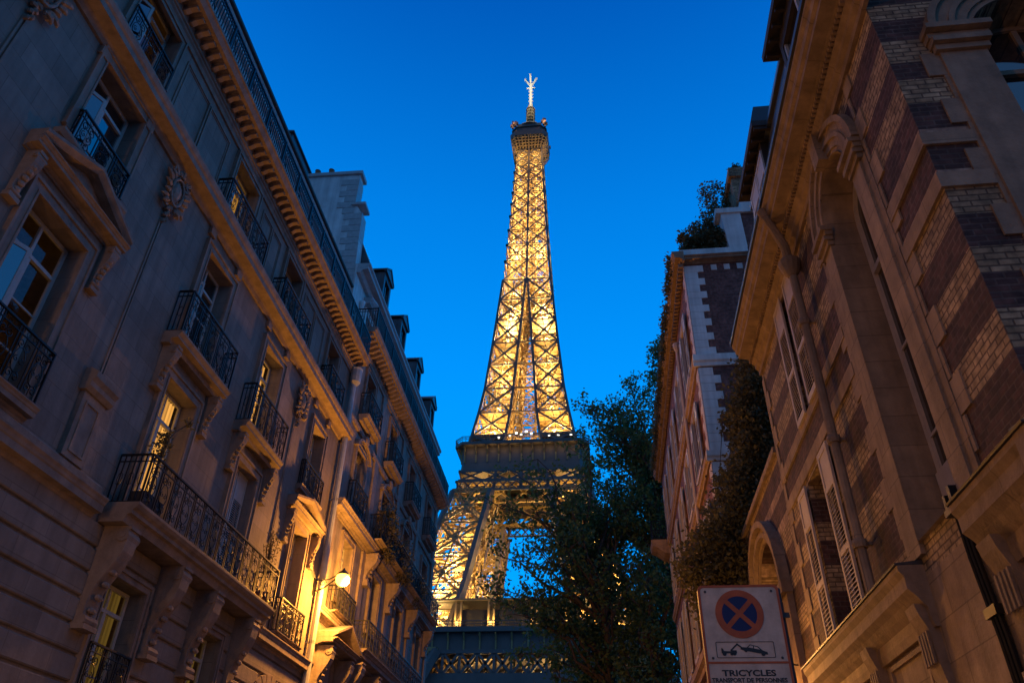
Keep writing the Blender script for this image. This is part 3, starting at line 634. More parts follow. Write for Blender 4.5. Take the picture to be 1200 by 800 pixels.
tr_ = MB(T2); x, y0, y1, z0, h = .62, Y0+.1, Y1-.1, 19.935, 1.0
for zz, w in ((z0+.05, .016), (z0+h-.15, .014), (z0+h, .026)): tr_.box(x-w, x+w, y0, y1, zz-w, zz+w)
y = y0
while y < y1: tr_.box(x-.013, x+.013, y-.013, y+.013, z0, z0+h); y += .12
y = y0
while y < y1: tr_.box(x-.035, x+.035, y-.035, y+.035, z0, z0+h+.04); y += 1.4
ornate_side(tr_, -.4, x, y0, z0, h); tr_.build('top_railing', M['iron'], B2)
for i, y in enumerate((30.2, 34.3)):
    c = MB(T2); c.box(-3.2, -2.2, y-.3, y+.3, 25.5, 27.6); c.box(-3.3, -2.1, y-.38, y+.38, 27.603, 27.75); cc = c.build('chimney', M['rside'], B2)
    for k in (-2.9, -2.5): p = MB(T2); p.lathe([(.12, 0), (.1, .4), (.13, .45)], (k, y, 27.75), 8); p.build('chimney_pot', M['terracotta'], cc)

for y, h_ in ((27.0, 2.2), (38.6, 1.8)):
    mb = MB(T2); mb.tube([(-2.0, y, 24.5), (-2.0, y, 26.2+h_)], .025, 4)
    for k in range(5): mb.tube([(-2.0-.28+.05*k, y-.05+.18*k, 26.0+h_), (-2.0+.28-.05*k, y-.05+.18*k, 26.0+h_)], .012, 3)
    mb.tube([(-2.0, y-.1, 26.0+h_), (-2.0, y+.75, 26.0+h_)], .014, 3); mb.build('aerial', M['iron'], B2)
for y in (37.9,):
    c = MB(T2); c.box(-3.0, -1.9, y-.35, y+.35, 25.2, 27.4); c.box(-3.1, -1.8, y-.43, y+.43, 27.403, 27.55); cc = c.build('chimney', M['plaster'], B2)
    for k in (-2.75, -2.45, -2.15): p = MB(T2); p.lathe([(.11, 0), (.09, .4), (.12, .45)], (k, y, 27.55), 8); p.build('chimney_pot', M['terracotta'], cc)

# ================================================================== RIGHT: STRIPED BRICK VILLA
V = empty('striped_brick_villa', 'villa of striped dark and cream brick with sandstone arches, nearest on the right', 'house', (3.2, 5.21, 0))
TV = lambda x, y, z: (-x, y-5.21, z)             # street side
TF = lambda x, s, z: (s-3.2, -x, z)               # end side facing the photographer (s = world x)
YE = 12.85
sops = [(9.98, 11.15, 7.42, 9.62), (10.35, 11.4, 4.32, 6.62), (6.7, 7.85, 0.6, 9.27, 1)]
w_ = MB(TV); facade(w_, 5.21, YE, 4.1, 9.75, [sops[0], sops[1], (6.7, 7.85, 4.4, 9.27, 1)], .001)
# (the recess runs on through the base storey)
w_.build('street_wall', M['vside'], V)
w_ = MB(TF); facade(w_, 3.2, 10, 4.1, 10.6, [(4.15, 5.55, 4.5, 9.5, .8)], .45); w_.build('end_wall', M['vfront'], V)
w_ = MB(TV); facade(w_, 5.21, YE, 0, 4.1, [(9.4, 10.8, .9, 3.3)], .35, .0)
w_.poly([(-6.8, 5.21, 0), (-6.8, YE, 0), (-6.8, YE, 9.75), (-6.8, 5.21, 9.75)]); w_.poly([(0, YE, 0), (-6.8, YE, 0), (-6.8, YE, 9.75), (0, YE, 9.75)]); w_.poly([(0, 5.21, 9.75), (0, YE, 9.75), (-6.8, YE, 9.75), (-6.8, 5.21, 9.75)])
w_.poly([(0, 5.21, 0), (-6.8, 5.21, 0), (-6.8, 5.21, 4.1), (0, 5.21, 4.1)])
w_.build('base_wall', M['villa'], V)
# great arched recess: pilasters, capitals, archivolt
def archivolt(mb, c, r0, r1, p, zs, k=1.0, n=22, x0=0):
    for i in range(n):
        a0, a1 = pi*i/n, pi*(i+1)/n
        mb.hexa([(x, c+rr*cos(a), zs+rr*k*sin(a)) for a in (a0, a1) for rr in (r0, r1) for x in (x0, p)])
ac, ar, zs = 7.275, .575, 8.695
mb = MB(TV)
for s_ in (-1, 1):
    a, b = sorted((ac+s_*ar, ac+s_*(ar+.30))); mb.box(0, .05, a, b, 4.28, zs-.30)
    a, b = sorted((ac+s_*(ar+.30), ac+s_*(ar+.44))); mb.box(0, .025, a, b, 4.28, zs-.30)
    a, b = sorted((ac+s_*(ar-.02), ac+s_*(ar+.36)))
    for j, (z_, p) in enumerate(((zs-.297, .08), (zs-.22, .12), (zs-.15, .10), (zs-.08, .15))): mb.box(0, p, a-.02*j, b+.02*j, z_, z_+.068)
    q = 4.6; kk = 0
    while q < 9.3:   # toothed quoins beyond the frame
        a, b = sorted((ac+s_*(ar+.442), ac+s_*(ar+.50+.16*(kk % 2)))); mb.box(0, .018, a, b, q, q+.34); q += .36; kk += 1
for r0, r1, p in ((.0, .07, .03), (.07, .18, .05), (.18, .24, .08), (.24, .36, .06), (.36, .44, .10)): archivolt(mb, ac, ar+r0, ar+r1, p, zs)
mb.box(0, .16, ac-.11, ac+.11, zs+ar+.02, 9.85)
lp = arch_loop(6.702, 7.848, 4.4, 9.268, 1)
for i in range(len(lp)): (a, b), (c, d) = lp[i], lp[(i+1) % len(lp)]; mb.poly([(.05, a, b), (.05, c, d), (-.42, c, d), (-.42, a, b)])
mb.build('arch_surround', M['villa'], V)
mb = MB(TV)
for ya_, yb_, za_, zb_ in ((9.98, 11.15, 7.42, 9.62), (10.35, 11.4, 4.32, 6.62)):
    mb.poly([(0, ya_, za_), (0, yb_, za_), (-.32, yb_, za_), (-.32, ya_, za_)]); mb.poly([(0, ya_, zb_), (0, yb_, zb_), (-.32, yb_, zb_), (-.32, ya_, zb_)])
    mb.poly([(0, ya_, za_), (0, ya_, zb_), (-.32, ya_, zb_), (-.32, ya_, za_)]); mb.poly([(0, yb_, za_), (0, yb_, zb_), (-.32, yb_, zb_), (-.32, yb_, za_)])
mb.build('window_reveal', M['vfront'], V)
wi = window(V, TV, 6.7, 7.85, 4.4, 9.27, .40, 'dark', arch=1, transom=.70, wood='shut', bars=True)
mb = MB(TV); mb.box(-.34, -.30, 6.75, 7.8, 4.42, 5.1); mb.build('spandrel_panel', M['shut'], wi)
# corner and edge quoins
mb = MB(TV); q = 4.3; kk = 0
while q < 9.4: wq = (.30, .16)[kk % 2]; mb.box(0, .02, YE-wq, YE, q, q+.35); q += .365; kk += 1
mb.build('quoin_stones', M['villa'], V)
# end side arch: pier, archivolt rings, capital
mb = MB(TF); fc, frr, fz = 4.85, .70, 8.94
for s_ in (-1, 1):
    kk = 0; q = 4.3
    a, b = sorted((fc+s_*frr, fc+s_*(frr+.46))); mb.box(0, .05, a, b, 4.3, fz-.36)
    while q < 8.9:
        a, b = sorted((fc+s_*(frr+.462), fc+s_*(frr+.50+.14*(kk % 2)))); mb.box(0, .022, a, b, q, q+.355); q += .36; kk += 1
    a, b = sorted((fc+s_*(frr-.03), fc+s_*(frr+.50)))
    for j, (z_, p) in enumerate(((fz-.357, .09), (fz-.27, .14), (fz-.19, .11), (fz-.10, .18))): mb.box(0, p, a-.02*j, b+.02*j, z_, z_+.078)
for r0, r1, p in ((.0, .07, .03), (.07, .20, .06), (.20, .26, .10), (.26, .40, .07), (.40, .48, .12)): archivolt(mb, fc, frr+r0, frr+r1, p, fz, .8)
mb.build('arch_surround', M['villac'], V)
window(V, TF, 4.15, 5.55, 4.5, 9.5, .42, 'dark', arch=.8, transom=.83, wood='villac', bars=False)
# base storey: string course, lead, fluted brackets, panels (stops at the recess)
def base(mb, tfmb, ya, yb):
    mb.prof([(0, 3.62), (.05, 3.62), (.07, 3.70), (.07, 3.80), (.12, 3.86), (.16, 3.92), (.22, 3.98), (.22, 4.10), (.26, 4.16), (.26, 4.215), (0, 4.22)], ya, yb)
    mb.prof([(0, 2.9), (.05, 2.9), (.08, 2.96), (.08, 3.02), (0, 3.06)], ya, yb)
mb = MB(TV); base(mb, 0, 8.0, YE); base(mb, 0, 5.21, 6.5); mb2 = MB(TF); base(mb2, 0, 2.94, 10)
for yc in (8.2, 6.3, 5.45, 10.0, 12.75):
    mb.prof([(0, 3.1), (.06, 3.1), (.09, 3.3), (.10, 3.6), (.16, 3.75), (.18, 3.85), (0, 3.85)], yc-.14, yc+.14)
    for k in range(4): mb.box(.10, .125, yc-.12+k*.075, yc-.085+k*.075, 3.3, 3.6)
    mb.box(0, .13, yc-.2, yc+.2, 2.78, 2.895); mb.box(0, .08, yc-.17, yc+.17, .3, 2.775)
for a, b in ((8.5, 9.7), (10.3, 12.45)): frame_panel(mb, a, b, 3.12, 3.58, .05, .03)
mb.build('string_course', M['villac'], V); mb2.build('string_course', M['villac'], V)
mb = MB(TV)
for a, b in ((8.0, YE+.02), (5.0, 6.5)): mb.prof([(0, 4.224), (.28, 4.219), (.285, 4.235), (0, 4.27)], a, b)
mb.build('lead_flashing', M['lead'], V); mb = MB(TF); mb.prof([(0, 4.224), (.28, 4.219), (.285, 4.235), (0, 4.27)], 2.93, 10); mb.build('lead_flashing', M['lead'], V)
# stone bands on both sides
for a, b in ((8.32, YE), (5.21, 6.23)):
    for c, d in ((6.70, 6.88), (7.26, 7.42)): mb = MB(TV); mb.box(0, .03, a, b, c, d); mb.build('stone_band', M['villa'], V)
for c, d in ((6.70, 6.88), (7.26, 7.42)): mb = MB(TF); mb.box(0, .03, 3.17, 3.65, c, d); mb.build('stone_band', M['villa'], V)
# main cornice, gutter, frieze with tiny dentils
mb = MB(TV)
CP = [(0, 9.52), (.05, 9.52), (.05, 9.62), (.10, 9.66), (.10, 9.74), (.15, 9.78), (.15, 9.87), (.22, 9.90), (.38, 9.93), (.38, 10.01), (.42, 10.04), (.43, 10.12), (.47, 10.17), (.47, 10.22), (0, 10.27)]
mb.prof(CP, 5.21-.47, YE-.02)
y = 5.3
while y < YE: mb.box(.15, .20, y-.022, y+.022, 9.80, 9.86); y += .075
mb.build('cornice', M['villac'], V)
mb = MB(TF); mb.prof([(x, z+.85) for x, z in CP], 3.2, 10); mb.build('cornice', M['villac'], V)
mb = MB(TV); mb.prof([(.36, 10.24), (.50, 10.24), (.50, 10.32), (.36, 10.32)], 5.0, YE); mb.build('gutter', M['lead'], V)
# mansard roof and two overhanging dormers
mb = MB(TV)
mb.hexa([(x, y, z) for z, dx in ((10.28, 0), (13.75, .48)) for y in (5.3, YE-.1) for x in (-6.6+dx, -.02-dx)])
mb.build('roof', M['slate'], V)
mb = MB(TV); mb.box(-6.3, -.42, 5.5, YE-.15, 13.753, 13.86); mb.build('roof_ridge', M['zinc'], V)
for i, (a, b, x1) in enumerate(((6.4, 8.5, .05), (10.75, 12.05, .02))):
    d = MB(TV); d.box(-1.6, -.34, a, a+.12, 11.2, 13.8); d.box(-1.6, -.34, b-.12, b, 11.2, 13.8); d.box(-1.6, -.34, a+.12, b-.12, 13.45, 13.8); d.box(-1.6, -.34, a+.12, b-.12, 11.2, 11.5)
    dm = d.build('dormer', M['timber'], V)
    c = (a+b)/2; d = MB(TV)
    d.hexa([(-1.9, a-.4, 13.8), (-.14, a-.4, 13.8), (-1.9, b+.4, 13.8), (-.14, b+.4, 13.8), (-1.9, a-.4, 13.95), (-.14, a-.4, 13.95), (-1.9, b+.4, 13.95), (-.14, b+.4, 13.95)])
    d.hexa([(-1.9, a-.4, 13.95), (-.14, a-.4, 13.95), (-1.9, b+.4, 13.95), (-.14, b+.4, 13.95), (-1.9, c-.3, 15.3), (-.5, c-.3, 15.3), (-1.9, c+.3, 15.3), (-.5, c+.3, 15.3)])
    y = a-.35
    while y < b+.4: d.box(-.5, -.17, y-.03, y+.03, 13.72, 13.797); y += .3
    d.build('dormer_roof', M['timber'], dm)
    wn = MB(TV)
    if i == 0:
        for y_ in (a+.12, c-.03, b-.18): wn.box(-.42, -.36, y_, y_+.06, 11.5, 13.45)
        wn.box(-.42, -.365, a+.12, b-.12, 12.8, 12.87); wn.build('dormer_window', M['white'], dm)
    else:
        louvre(wn, (-.33, a-.02), (0, 1), (1, 0), 11.5, 13.5, (b-a)/2); louvre(wn, (-.33, c+.02), (0, 1), (1, 0), 11.5, 13.5, (b-a)/2); wn.build('shutter', M['white'], dm)
    pn = MB(TV); pn.poly([(-.41, a+.1, 11.5), (-.41, b-.1, 11.5), (-.41, b-.1, 13.5), (-.41, a+.1, 13.5)]); pn.build('dormer_pane', M['pane'], dm)
# shuttered windows
mb = MB(TV); louvre(mb, (.03, 9.62), (0, 1), (1, 0), 7.38, 9.66, .60); mb.build('shutter', M['shut'], V)
mb = MB(TV); louvre(mb, (.03, 10.52), (0, 1), (1, 0), 7.40, 9.62, .52); mb.build('shutter', M['shut'], V)
mb = MB(TV); louvre(mb, (.03, 9.92), (0, 1), (1, 0), 4.25, 6.62, .52); mb.build('shutter', M['shut'], V)
mb = MB(TV); louvre(mb, (.03, 11.42), (0, 1), (1, 0), 4.25, 6.60, .50); mb.build('shutter', M['shut'], V)
window(V, TV, 9.98, 11.15, 7.42, 9.62, .25, 'dark', wood='shut', bars=True)
window(V, TV, 10.35, 11.4, 4.32, 6.62, .32, 'dark', wood='shut')
# downpipe with bowl
mb = MB(TV); py = 9.28
mb.tube([(.50, 8.95, 10.15), (.42, 8.98, 9.98), (.2, 9.15, 9.55), (.15, py, 9.3)], .07, 10)
mb.lathe([(.07, -.22), (.12, -.14), (.16, -.02), (.17, .06), (.13, .10), (.08, .16)], (.15, py, 9.28), 12)
mb.tube([(.14, py, 9.2), (.14, py+.02, 4.25)], .065, 10)
for zz in (8.2, 6.3, 4.9): mb.lathe([(.085, -.05), (.095, 0), (.085, .05)], (.14, py+.01, zz), 12); mb.box(0, .10, py-.02, py+.03, zz-.02, zz+.02)
mb.build('drainpipe', M['villac'], V, smooth=False)
# cables and bracket in the recess
mb = MB(TV)
for dy in (0, .07, .13): mb.tube([(.03, 6.78+dy, 4.42), (.04, 6.76+dy, 3.9), (.03, 6.72+dy, 3.2), (.03, 6.70+dy, .3)], .022, 6)
mb.box(-.05, .10, 6.72, 6.98, 4.30, 4.36); mb.box(.02, .10, 6.74, 6.80, 4.36, 4.52); mb.box(.02, .10, 6.88, 6.93, 4.36, 4.48); mb.box(0, .08, 6.68, 6.9, 3.38, 3.46); mb.box(0, .08, 6.68, 6.88, 2.5, 2.58)
mb.build('cable_run', M['iron'], V)

# ================================================================== garden wall with lit arch, beyond the villa
GW = empty('arched_garden_wall', 'low wall with a round sandstone arch glowing yellow beside the climbing plant', 'wall', (3.2, 13.06, 0))
TG = lambda x, y, z: (-x, y-13.06, z)
mb = MB(TG); facade(mb, 12.86, 20.25, 0, 8.0, [(14.3, 16.7, 0, 7.1, 1)], .5, -.05); mb.poly([(-.05, 13.06, 8), (-.05, 20.25, 8), (-.6, 20.25, 8), (-.6, 13.06, 8)]); mb.poly([(-.6, 13.06, 0), (-.6, 20.25, 0), (-.6, 20.25, 8), (-.6, 13.06, 8)]); mb.build('wall', M['vside'], GW)
mb = MB(TG)
for r0, r1, p in ((0, .1, .0), (.1, .2, .08), (.2, .3, .03), (.3, .42, .14)): archivolt(mb, 15.5, 1.2+r0, 1.2+r1, p, 5.9, x0=-.05)
for s_ in (-1, 1): a, b = sorted((15.5+s_*1.2, 15.5+s_*1.62)); mb.box(-.05, .06, a, b, 0, 5.7); mb.box(-.05, .14, a-.04, b+.04, 5.70, 5.9)
mb.build('arch_surround', M['villac'], GW)
mb = MB(TG); mb.box(-.6, .02, 13.06, 20.2, 8.003, 8.12); mb.build('coping', M['villa'], GW)
mb = MB(TG); mb.box(-.5, -.45, 14.3, 16.7, 0, 7.1); mb.build('gate', M['timber'], GW)

# ================================================================== RIGHT BUILDING 2
R2 = empty('brick_apartment_building', 'dark red brick building with pale quoin stones and a planted roof terrace', 'building', (3.2, 20.3, 0))
TS = lambda x, y, z: (-x, y-20.3, z); TE = lambda x, s, z: (s-3.2, -x, z)
c4 = [22.3, 25.6, 28.9, 32.2, 35.3]
rws = [(15.2, 17.4), (11.9, 13.9), (7.9, 10.6), (4.2, 6.6)]
mb = MB(TS); facade(mb, 20.3, 37.6, 0, 18.7, [(c-.5, c+.5, a, b) for c in c4 for a, b in rws], .3); mb.poly([(0, 37.6, 0), (-9, 37.6, 0), (-9, 37.6, 18.7), (0, 37.6, 18.7)]); mb.poly([(-9, 37.6, 0), (-9, 20.3, 0), (-9, 20.3, 18.7), (-9, 37.6, 18.7)]); mb.poly([(0, 37.6, 18.7), (0, 20.3, 18.7), (-9, 20.3, 18.7), (-9, 37.6, 18.7)])
mb.build('street_wall', M['rside'], R2)
mb = MB(TE); facade(mb, 3.2, 12.2, 0, 18.9, [], .3); mb.box(-6, 0, 5.42, 12.2, 18.9, 21.0); mb.build('end_wall', M['rfront'], R2)
for zlo, zhi in ((.3, 11.3), (11.65, 14.5), (14.98, 18.62)):
    mb = MB(TE); n = round((zhi-zlo)/.29); hh = (zhi-zlo)/n
    for k in range(n): mb.box(0, .03, 3.2, 3.2+(.62, .42)[k % 2], zlo+k*hh+.004, zlo+(k+1)*hh-.004)
    mb.build('quoin_stones', M['plaster'], R2)
for zlo, zhi in ((.3, 11.3), (11.65, 14.5), (14.98, 18.62)):
    mb = MB(TS); n = round((zhi-zlo)/.29); hh = (zhi-zlo)/n
    for k in range(n): mb.box(0, .03, 20.27, 20.3+(.30, .55)[k % 2], zlo+k*hh+.004, zlo+(k+1)*hh-.004)
    mb.build('quoin_stones', M['shut'], R2)
for a in (4.09, 4.52, 4.95): mb = MB(TE); mb.box(0, .025, a, a+.19, 18.40, 18.63); mb.build('glazed_tile', M['plaster'], R2)
def band2(mb, ya, yb, z0, h, p): mb.prof([(0, z0), (p*.5, z0), (p*.6, z0+h*.3), (p, z0+h*.45), (p, z0+h), (0, z0+h)], ya, yb)
for z_, h_ in ((14.55, .4), (11.33, .3)): mb = MB(TE); band2(mb, 3.06, 12, z_, h_, .12); mb.build('stone_band', M['plaster'], R2)
for z_, h_, p_ in ((14.55, .4, .14), (11.33, .3, .14), (7.0, .4, .3)): mb = MB(TS); band2(mb, 20.3, 37.6, z_, h_, p_); mb.build('stone_band', M['villac'], R2)
mb = MB(TS); mb.prof(cornice_prof(18.62, .42, .40), 19.95, 37.9); y = 20.2
while y < 37.7: mb.box(.05, .2, y-.05, y+.05, 18.5, 18.66); y += .22
mb.build('cornice', M['villac'], R2)
mb = MB(TE); mb.prof(cornice_prof(18.70, .20, .30), 3.2, 5.35); mb.build('cornice', M['villac'], R2)
mb = MB(TE); mb.box(-.4, .10, 3.1, 5.4, 18.95, 19.3); mb.hexa([(x, s, z) for z, s0, s1 in ((19.3, 4.82, 5.42), (20.9, 4.72, 5.40)) for s in (s0, s1) for x in (-.4, .08)]); mb.box(-.5, .14, 4.55, 5.45, 20.9, 21.12); mb.box(-.5, .10, 5.46, 6.7, 20.92, 21.5); mb.build('parapet', M['plaster'], R2)
mb = MB(TE); mb.box(-1.2, .05, 5.35, 6.7, 21.5, 22.7); mb.box(-1.3, .14, 5.25, 6.8, 22.703, 22.85); mb.box(-1.25, .10, 5.3, 6.75, 22.853, 23.2); cst = mb.build('chimney', M['vfront'], R2)
for i, c in enumerate(c4):
    for j, (a, b) in enumerate(rws):
        window(R2, TS, c-.5, c+.5, a, b, .25, 'litlow' if (i, j) in ((1, 3),) else 'dark')
        s = MB(TS); surround(s, c-.5, c+.5, a, b, .12, .05); s.build('window_surround', M['shut'], R2)
        if j < 3:
            for y_ in (c-1.02, c+.52): s = MB(TS); louvre(s, (.08, y_), (0, 1), (1, 0), a, b, .5); s.build('shutter', M['white'], R2)
mb = MB(TS); mb.prof([(0, 14.2), (.3, 14.25), (.6, 14.5), (.85, 14.6), (.9, 14.75), (.9, 14.9), (0, 14.9)], 36.2, 37.5); bb = mb.build('balcony', M['villac'], R2); railing(bb, TS, 36.25, 37.45, 14.9, .95, .82)
mb = MB(TS); mb.tube([(.12, 23.9, 17.6), (.12, 23.9, .3)], .06, 8); mb.lathe([(.06, -.1), (.14, .15), (.14, .3)], (.12, 23.9, 17.6), 8); mb.build('drainpipe', M['shut'], R2)

# ------------------------------------------------------------------ foliage helper
def leaves_mesh(name, centers, spread, per, size, m, parent=None):
    C = np.repeat(np.asarray(centers, float), per, axis=0); n = len(C)
    P = C+rng.normal(0, 1, (n, 3))*np.asarray(spread)
    a = rng.normal(0, 1, (n, 3)); a /= np.linalg.norm(a, axis=1)[:, None]
    b = np.cross(a, rng.normal(0, 1, (n, 3))); b /= np.linalg.norm(b, axis=1)[:, None]
    s = size*rng.uniform(.55, 1.25, (n, 1))
    v = np.stack([P-a*s*.55, P+b*s*.32, P+a*s*.55, P-b*s*.32], 1).reshape(-1, 3)
    me = bpy.data.meshes.new(name); me.vertices.add(len(v)); me.vertices.foreach_set('co', v.ravel()); me.loops.add(4*n); me.loops.foreach_set('vertex_index', np.arange(4*n, dtype=np.int32))
    me.polygons.add(n); me.polygons.foreach_set('loop_start', np.arange(0, 4*n, 4, dtype=np.int32)); me.materials.append(m); me.update(calc_edges=True); me.validate()
    o = bpy.data.objects.new(name, me); COL.objects.link(o)
    if parent: o.parent = parent
    return o
def tree(name, label, base, H, crown_c, crown_r, nb, seed, lsize=.26, per=34, trunk_r=.32, group=None, clear=.28):
    r = random.Random(seed); root = empty(name, label, 'tree', base, 0, group)
    cc = Vector(crown_c)-Vector(base); cr = Vector(crown_r)
    tk = MB(); top = Vector((cc.x*.8, cc.y*.8, cc.z+cr.z*.55)); mid = Vector((cc.x*.35, cc.y*.3, H*clear))
    spine = [Vector((0, 0, 0)).lerp(mid, k/4) for k in range(5)]+[mid.lerp(top, k/8)+Vector((r.uniform(-.3, .3), r.uniform(-.3, .3), 0)) for k in range(1, 9)]
    n = len(spine); tk.tube(spine, [trunk_r*(1-.93*k/(n-1))+.02 for k in range(n)], 8)
    tips = []
    for i in range(nb):
        # aim at a random point in the crown ellipsoid
        while True:
            q = Vector((r.uniform(-1, 1), r.uniform(-1, 1), r.uniform(-1, 1)))
            if .25 < q.length < 1: break
        tgt = Vector((cc.x+q.x*cr.x, cc.y+q.y*cr.y, cc.z+q.z*cr.z))
        k = max(3, min(n-2, int(3+(n-4)*max(0, min(1, (tgt.z-mid.z)/(top.z-mid.z)))*.75)))
        s = spine[k]; L = (tgt-s).length; pts = [s]
        for j in range(1, 7):
            u = j/6; p = s.lerp(tgt, u)+Vector((r.uniform(-1, 1), r.uniform(-1, 1), r.uniform(-.6, .6)))*L*.05+Vector((0, 0, sin(u*pi)*L*.09)); pts.append(p)
        tk.tube(pts, [max(.03, trunk_r*.42*(1-u/6.4)*min(1, L/6)) for u in range(7)], 5)
        for j in range(2, 7):
            for _ in range(2):
                d = Vector((r.uniform(-1, 1), r.uniform(-1, 1), r.uniform(-.7, 1))).normalized()*r.uniform(.6, 1.7); e = pts[j]+d
                tk.tube([pts[j], pts[j]+d*.5+Vector((0, 0, r.uniform(-.1, .15))), e], [.03, .018, .008], 3); tips.append(e); tips.append(pts[j]+d*.6)
    tk.build('trunk', M['bark'], root)
    leaves_mesh('crown', [tuple(t_) for t_ in tips], (.27, .27, .20), per, lsize, M['leaf'], root)
    return root
tree('broadleaf_tree', 'large leafy street tree in front of the tower, reaching left across its leg', (1.5, 44, 0), 26, (-1.7, 45, 17.3), (6.3, 4.8, 7.3), 66, 3, per=14, lsize=.25, clear=.30)
tree('broadleaf_tree', 'taller airy tree beside the brick building, sky showing through its crown', (5.6, 47, 0), 34, (2.3, 47.5, 22), (4.6, 4.2, 10.0), 76, 11, per=17, lsize=.25, clear=.35)
tree('broadleaf_tree', 'lowest dark tree filling the street between the others and the brick building', (4.2, 42.5, 0), 17, (1.6, 43, 11.5), (4.2, 3.5, 4.6), 24, 31, per=15, lsize=.25, clear=.30)
tree('broadleaf_tree', 'thin treetop peeping out just beyond the brick building cornice', (7.0, 52, 0), 38, (6.2, 52, 31), (2.2, 2.4, 7.5), 26, 21, per=26, lsize=.25, clear=.5)

# climbing plant on the garden wall
ivc = []; r = random.Random(5)
for k in range(1700):
    z_ = 6.3+7.0*r.random(); u = (z_-6.3)/7.0
    xl = np.interp(z_, [6.3, 7.0, 7.8, 8.9, 9.8, 11.7, 12.9, 13.5], [2.05, 1.9, 1.85, 2.65, 3.2, 3.65, 3.9, 4.1]); xr = np.interp(z_, [6.3, 7, 8.6, 9.0, 9.7, 12.7, 13.5], [3.15, 3.35, 3.6, 4.0, 4.5, 4.8, 4.3])
    lump = .25*sin(z_*3.1+k*.0)*r.random()
    x_ = xl+(xr-xl)*r.random()+lump; y_ = 18.0+r.uniform(-.75, .9)
    ivc.append((x_-3.2, y_-18.0, z_))
IV = empty('climbing_plant', 'dark bushy climber hanging over the street beyond the villa corner', 'plant', (3.2, 18.0, 0))
mb = MB()
for k in range(9):
    mb.tube([(-.35, -.6+.15*k, 0), (-.3, -.5+.15*k, 5), (-.4-.1*(k % 5), -.4+.1*k, 7.2), (.2+.1*(k % 4), -.3+.1*k, 9.5+.3*k)], [.05, .04, .03, .015], 5)
mb.build('stem', M['bark'], IV)
leaves_mesh('foliage', ivc, (.13, .13, .13), 17, .115, M['leafdark'], IV)

# rooftop terrace planting on the brick building
def bush(name, label, cat, base, cells, per, spread, size, m='leafdark', group=None, stems=4):
    o = empty(name, label, cat, base, 0, group)
    mb = MB(); r = random.Random(len(cells))
    for k in range(stems):
        e = cells[r.randrange(len(cells))]; mb.tube([(0, 0, 0), (e[0]*.4, e[1]*.4, e[2]*.55), e], [.03, .02, .01], 4)
    mb.build('stem', M['bark'], o); leaves_mesh('foliage', cells, spread, per, size, M[m], o); return o
r = random.Random(2)
bush('terrace_hedge', 'clipped dark hedge along the roof terrace edge of the brick building', 'hedge', (4.0, 20.7, 19.3), [(r.uniform(-.75, .75), r.uniform(-.3, .4), r.uniform(.1, 1.05)) for k in range(260)], 26, (.07, .07, .07), .11)
bush('rooftop_shrub', 'tall loose shrub climbing the chimney on the brick roof terrace', 'shrub', (4.9, 21.2, 19.3), [(r.uniform(-.55, .6)-.0, r.uniform(-.3, .4), r.uniform(.6, 3.9)) for k in range(150)], 22, (.12, .12, .13), .12, stems=14)
bush('rooftop_shrub', 'small rounded shrub between hedge and tall climber on the roof terrace', 'shrub', (4.2, 21.3, 19.3), [(r.uniform(-.5, .5), r.uniform(-.3, .3), r.uniform(.8, 2.1)*(1-.0)) for k in range(90)], 22, (.10, .10, .12), .11)
trl = [(-.12-.22*r.random(), r.uniform(0, 16.5), -.1+r.uniform(-.12, .22)) for k in range(420)]
bush('trailing_plant', 'ivy trailing along the street cornice of the brick building', 'plant', (3.05, 20.5, 19.15), trl, 14, (.07, .2, .10), .12)
PT = MB(); PT.lathe([(.14, 0), (.2, .18), (.22, .34), (.18, .36)], (0, 0, 0), 12)
pot = empty('potted_ball_shrub', 'small round shrub in a pot on top of the brick chimney', 'plant', (5.7, 20.9, 23.2)); PT.build('pot', M['terracotta'], pot)
leaves_mesh('foliage', [(r.gauss(0, .11), r.gauss(0, .11), .5+r.gauss(0, .10)) for k in range(60)], (.05, .05, .05), 16, .09, M['leafdark'], pot)

# balcony plants on the left
def L2W(x, y, z): return (-9+x*cos(AL)-y*sin(AL), x*sin(AL)+y*cos(AL), z)
p1 = empty('balcony_plant', 'bare-stemmed climbing plant in a box before the brightly lit window', 'plant', L2W(.45, 13.0, 7.1), AL)
mb = MB(); mb.box(-.15, .15, -.35, .35, 0, .35); mb.build('planter', M['timber'], p1)
mb = MB(); mb.tube([(0, 0, .3), (.03, -.05, 1.1), (0, .1, 1.7), (-.05, .35, 2.0), (0, .65, 2.35), (0, .72, 2.5)], [.03, .028, .022, .018, .014, .01], 5); mb.tube([(0, .1, 1.7), (0, -.05, 2.1)], .012, 4); mb.build('stem', M['bark'], p1)
leaves_mesh('foliage', [(r.gauss(0, .06), -.02+r.gauss(0, .10), 1.0+r.random()*.75) for k in range(24)]+[(0, .6+r.gauss(0, .05), 2.3+r.gauss(0, .06)) for k in range(5)], (.05, .06, .06), 10, .08, M['leafdark'], p1)
p2 = empty('balcony_plant', 'small upright feathery shrub in a pot at the far end of the long balcony', 'plant', L2W(.5, 19.1, 7.1), AL)
mb = MB(); mb.lathe([(.13, 0), (.18, .3), (.2, .32)], (0, 0, 0), 10); mb.build('pot', M['terracotta'], p2)
mb = MB()
for k in range(16): a = r.uniform(0, 6.28); q = r.uniform(.06, .24); mb.tube([(0, 0, .3), (cos(a)*q*.5, sin(a)*q*.5, 1.1), (cos(a)*q, sin(a)*q, r.uniform(1.4, 2.0))], .009, 3)
mb.build('stem', M['bark'], p2); leaves_mesh('foliage', [(r.gauss(0, .10), r.gauss(0, .10), r.uniform(.8, 1.95)) for k in range(50)], (.04, .04, .06), 8, .06, M['leafdark'], p2)
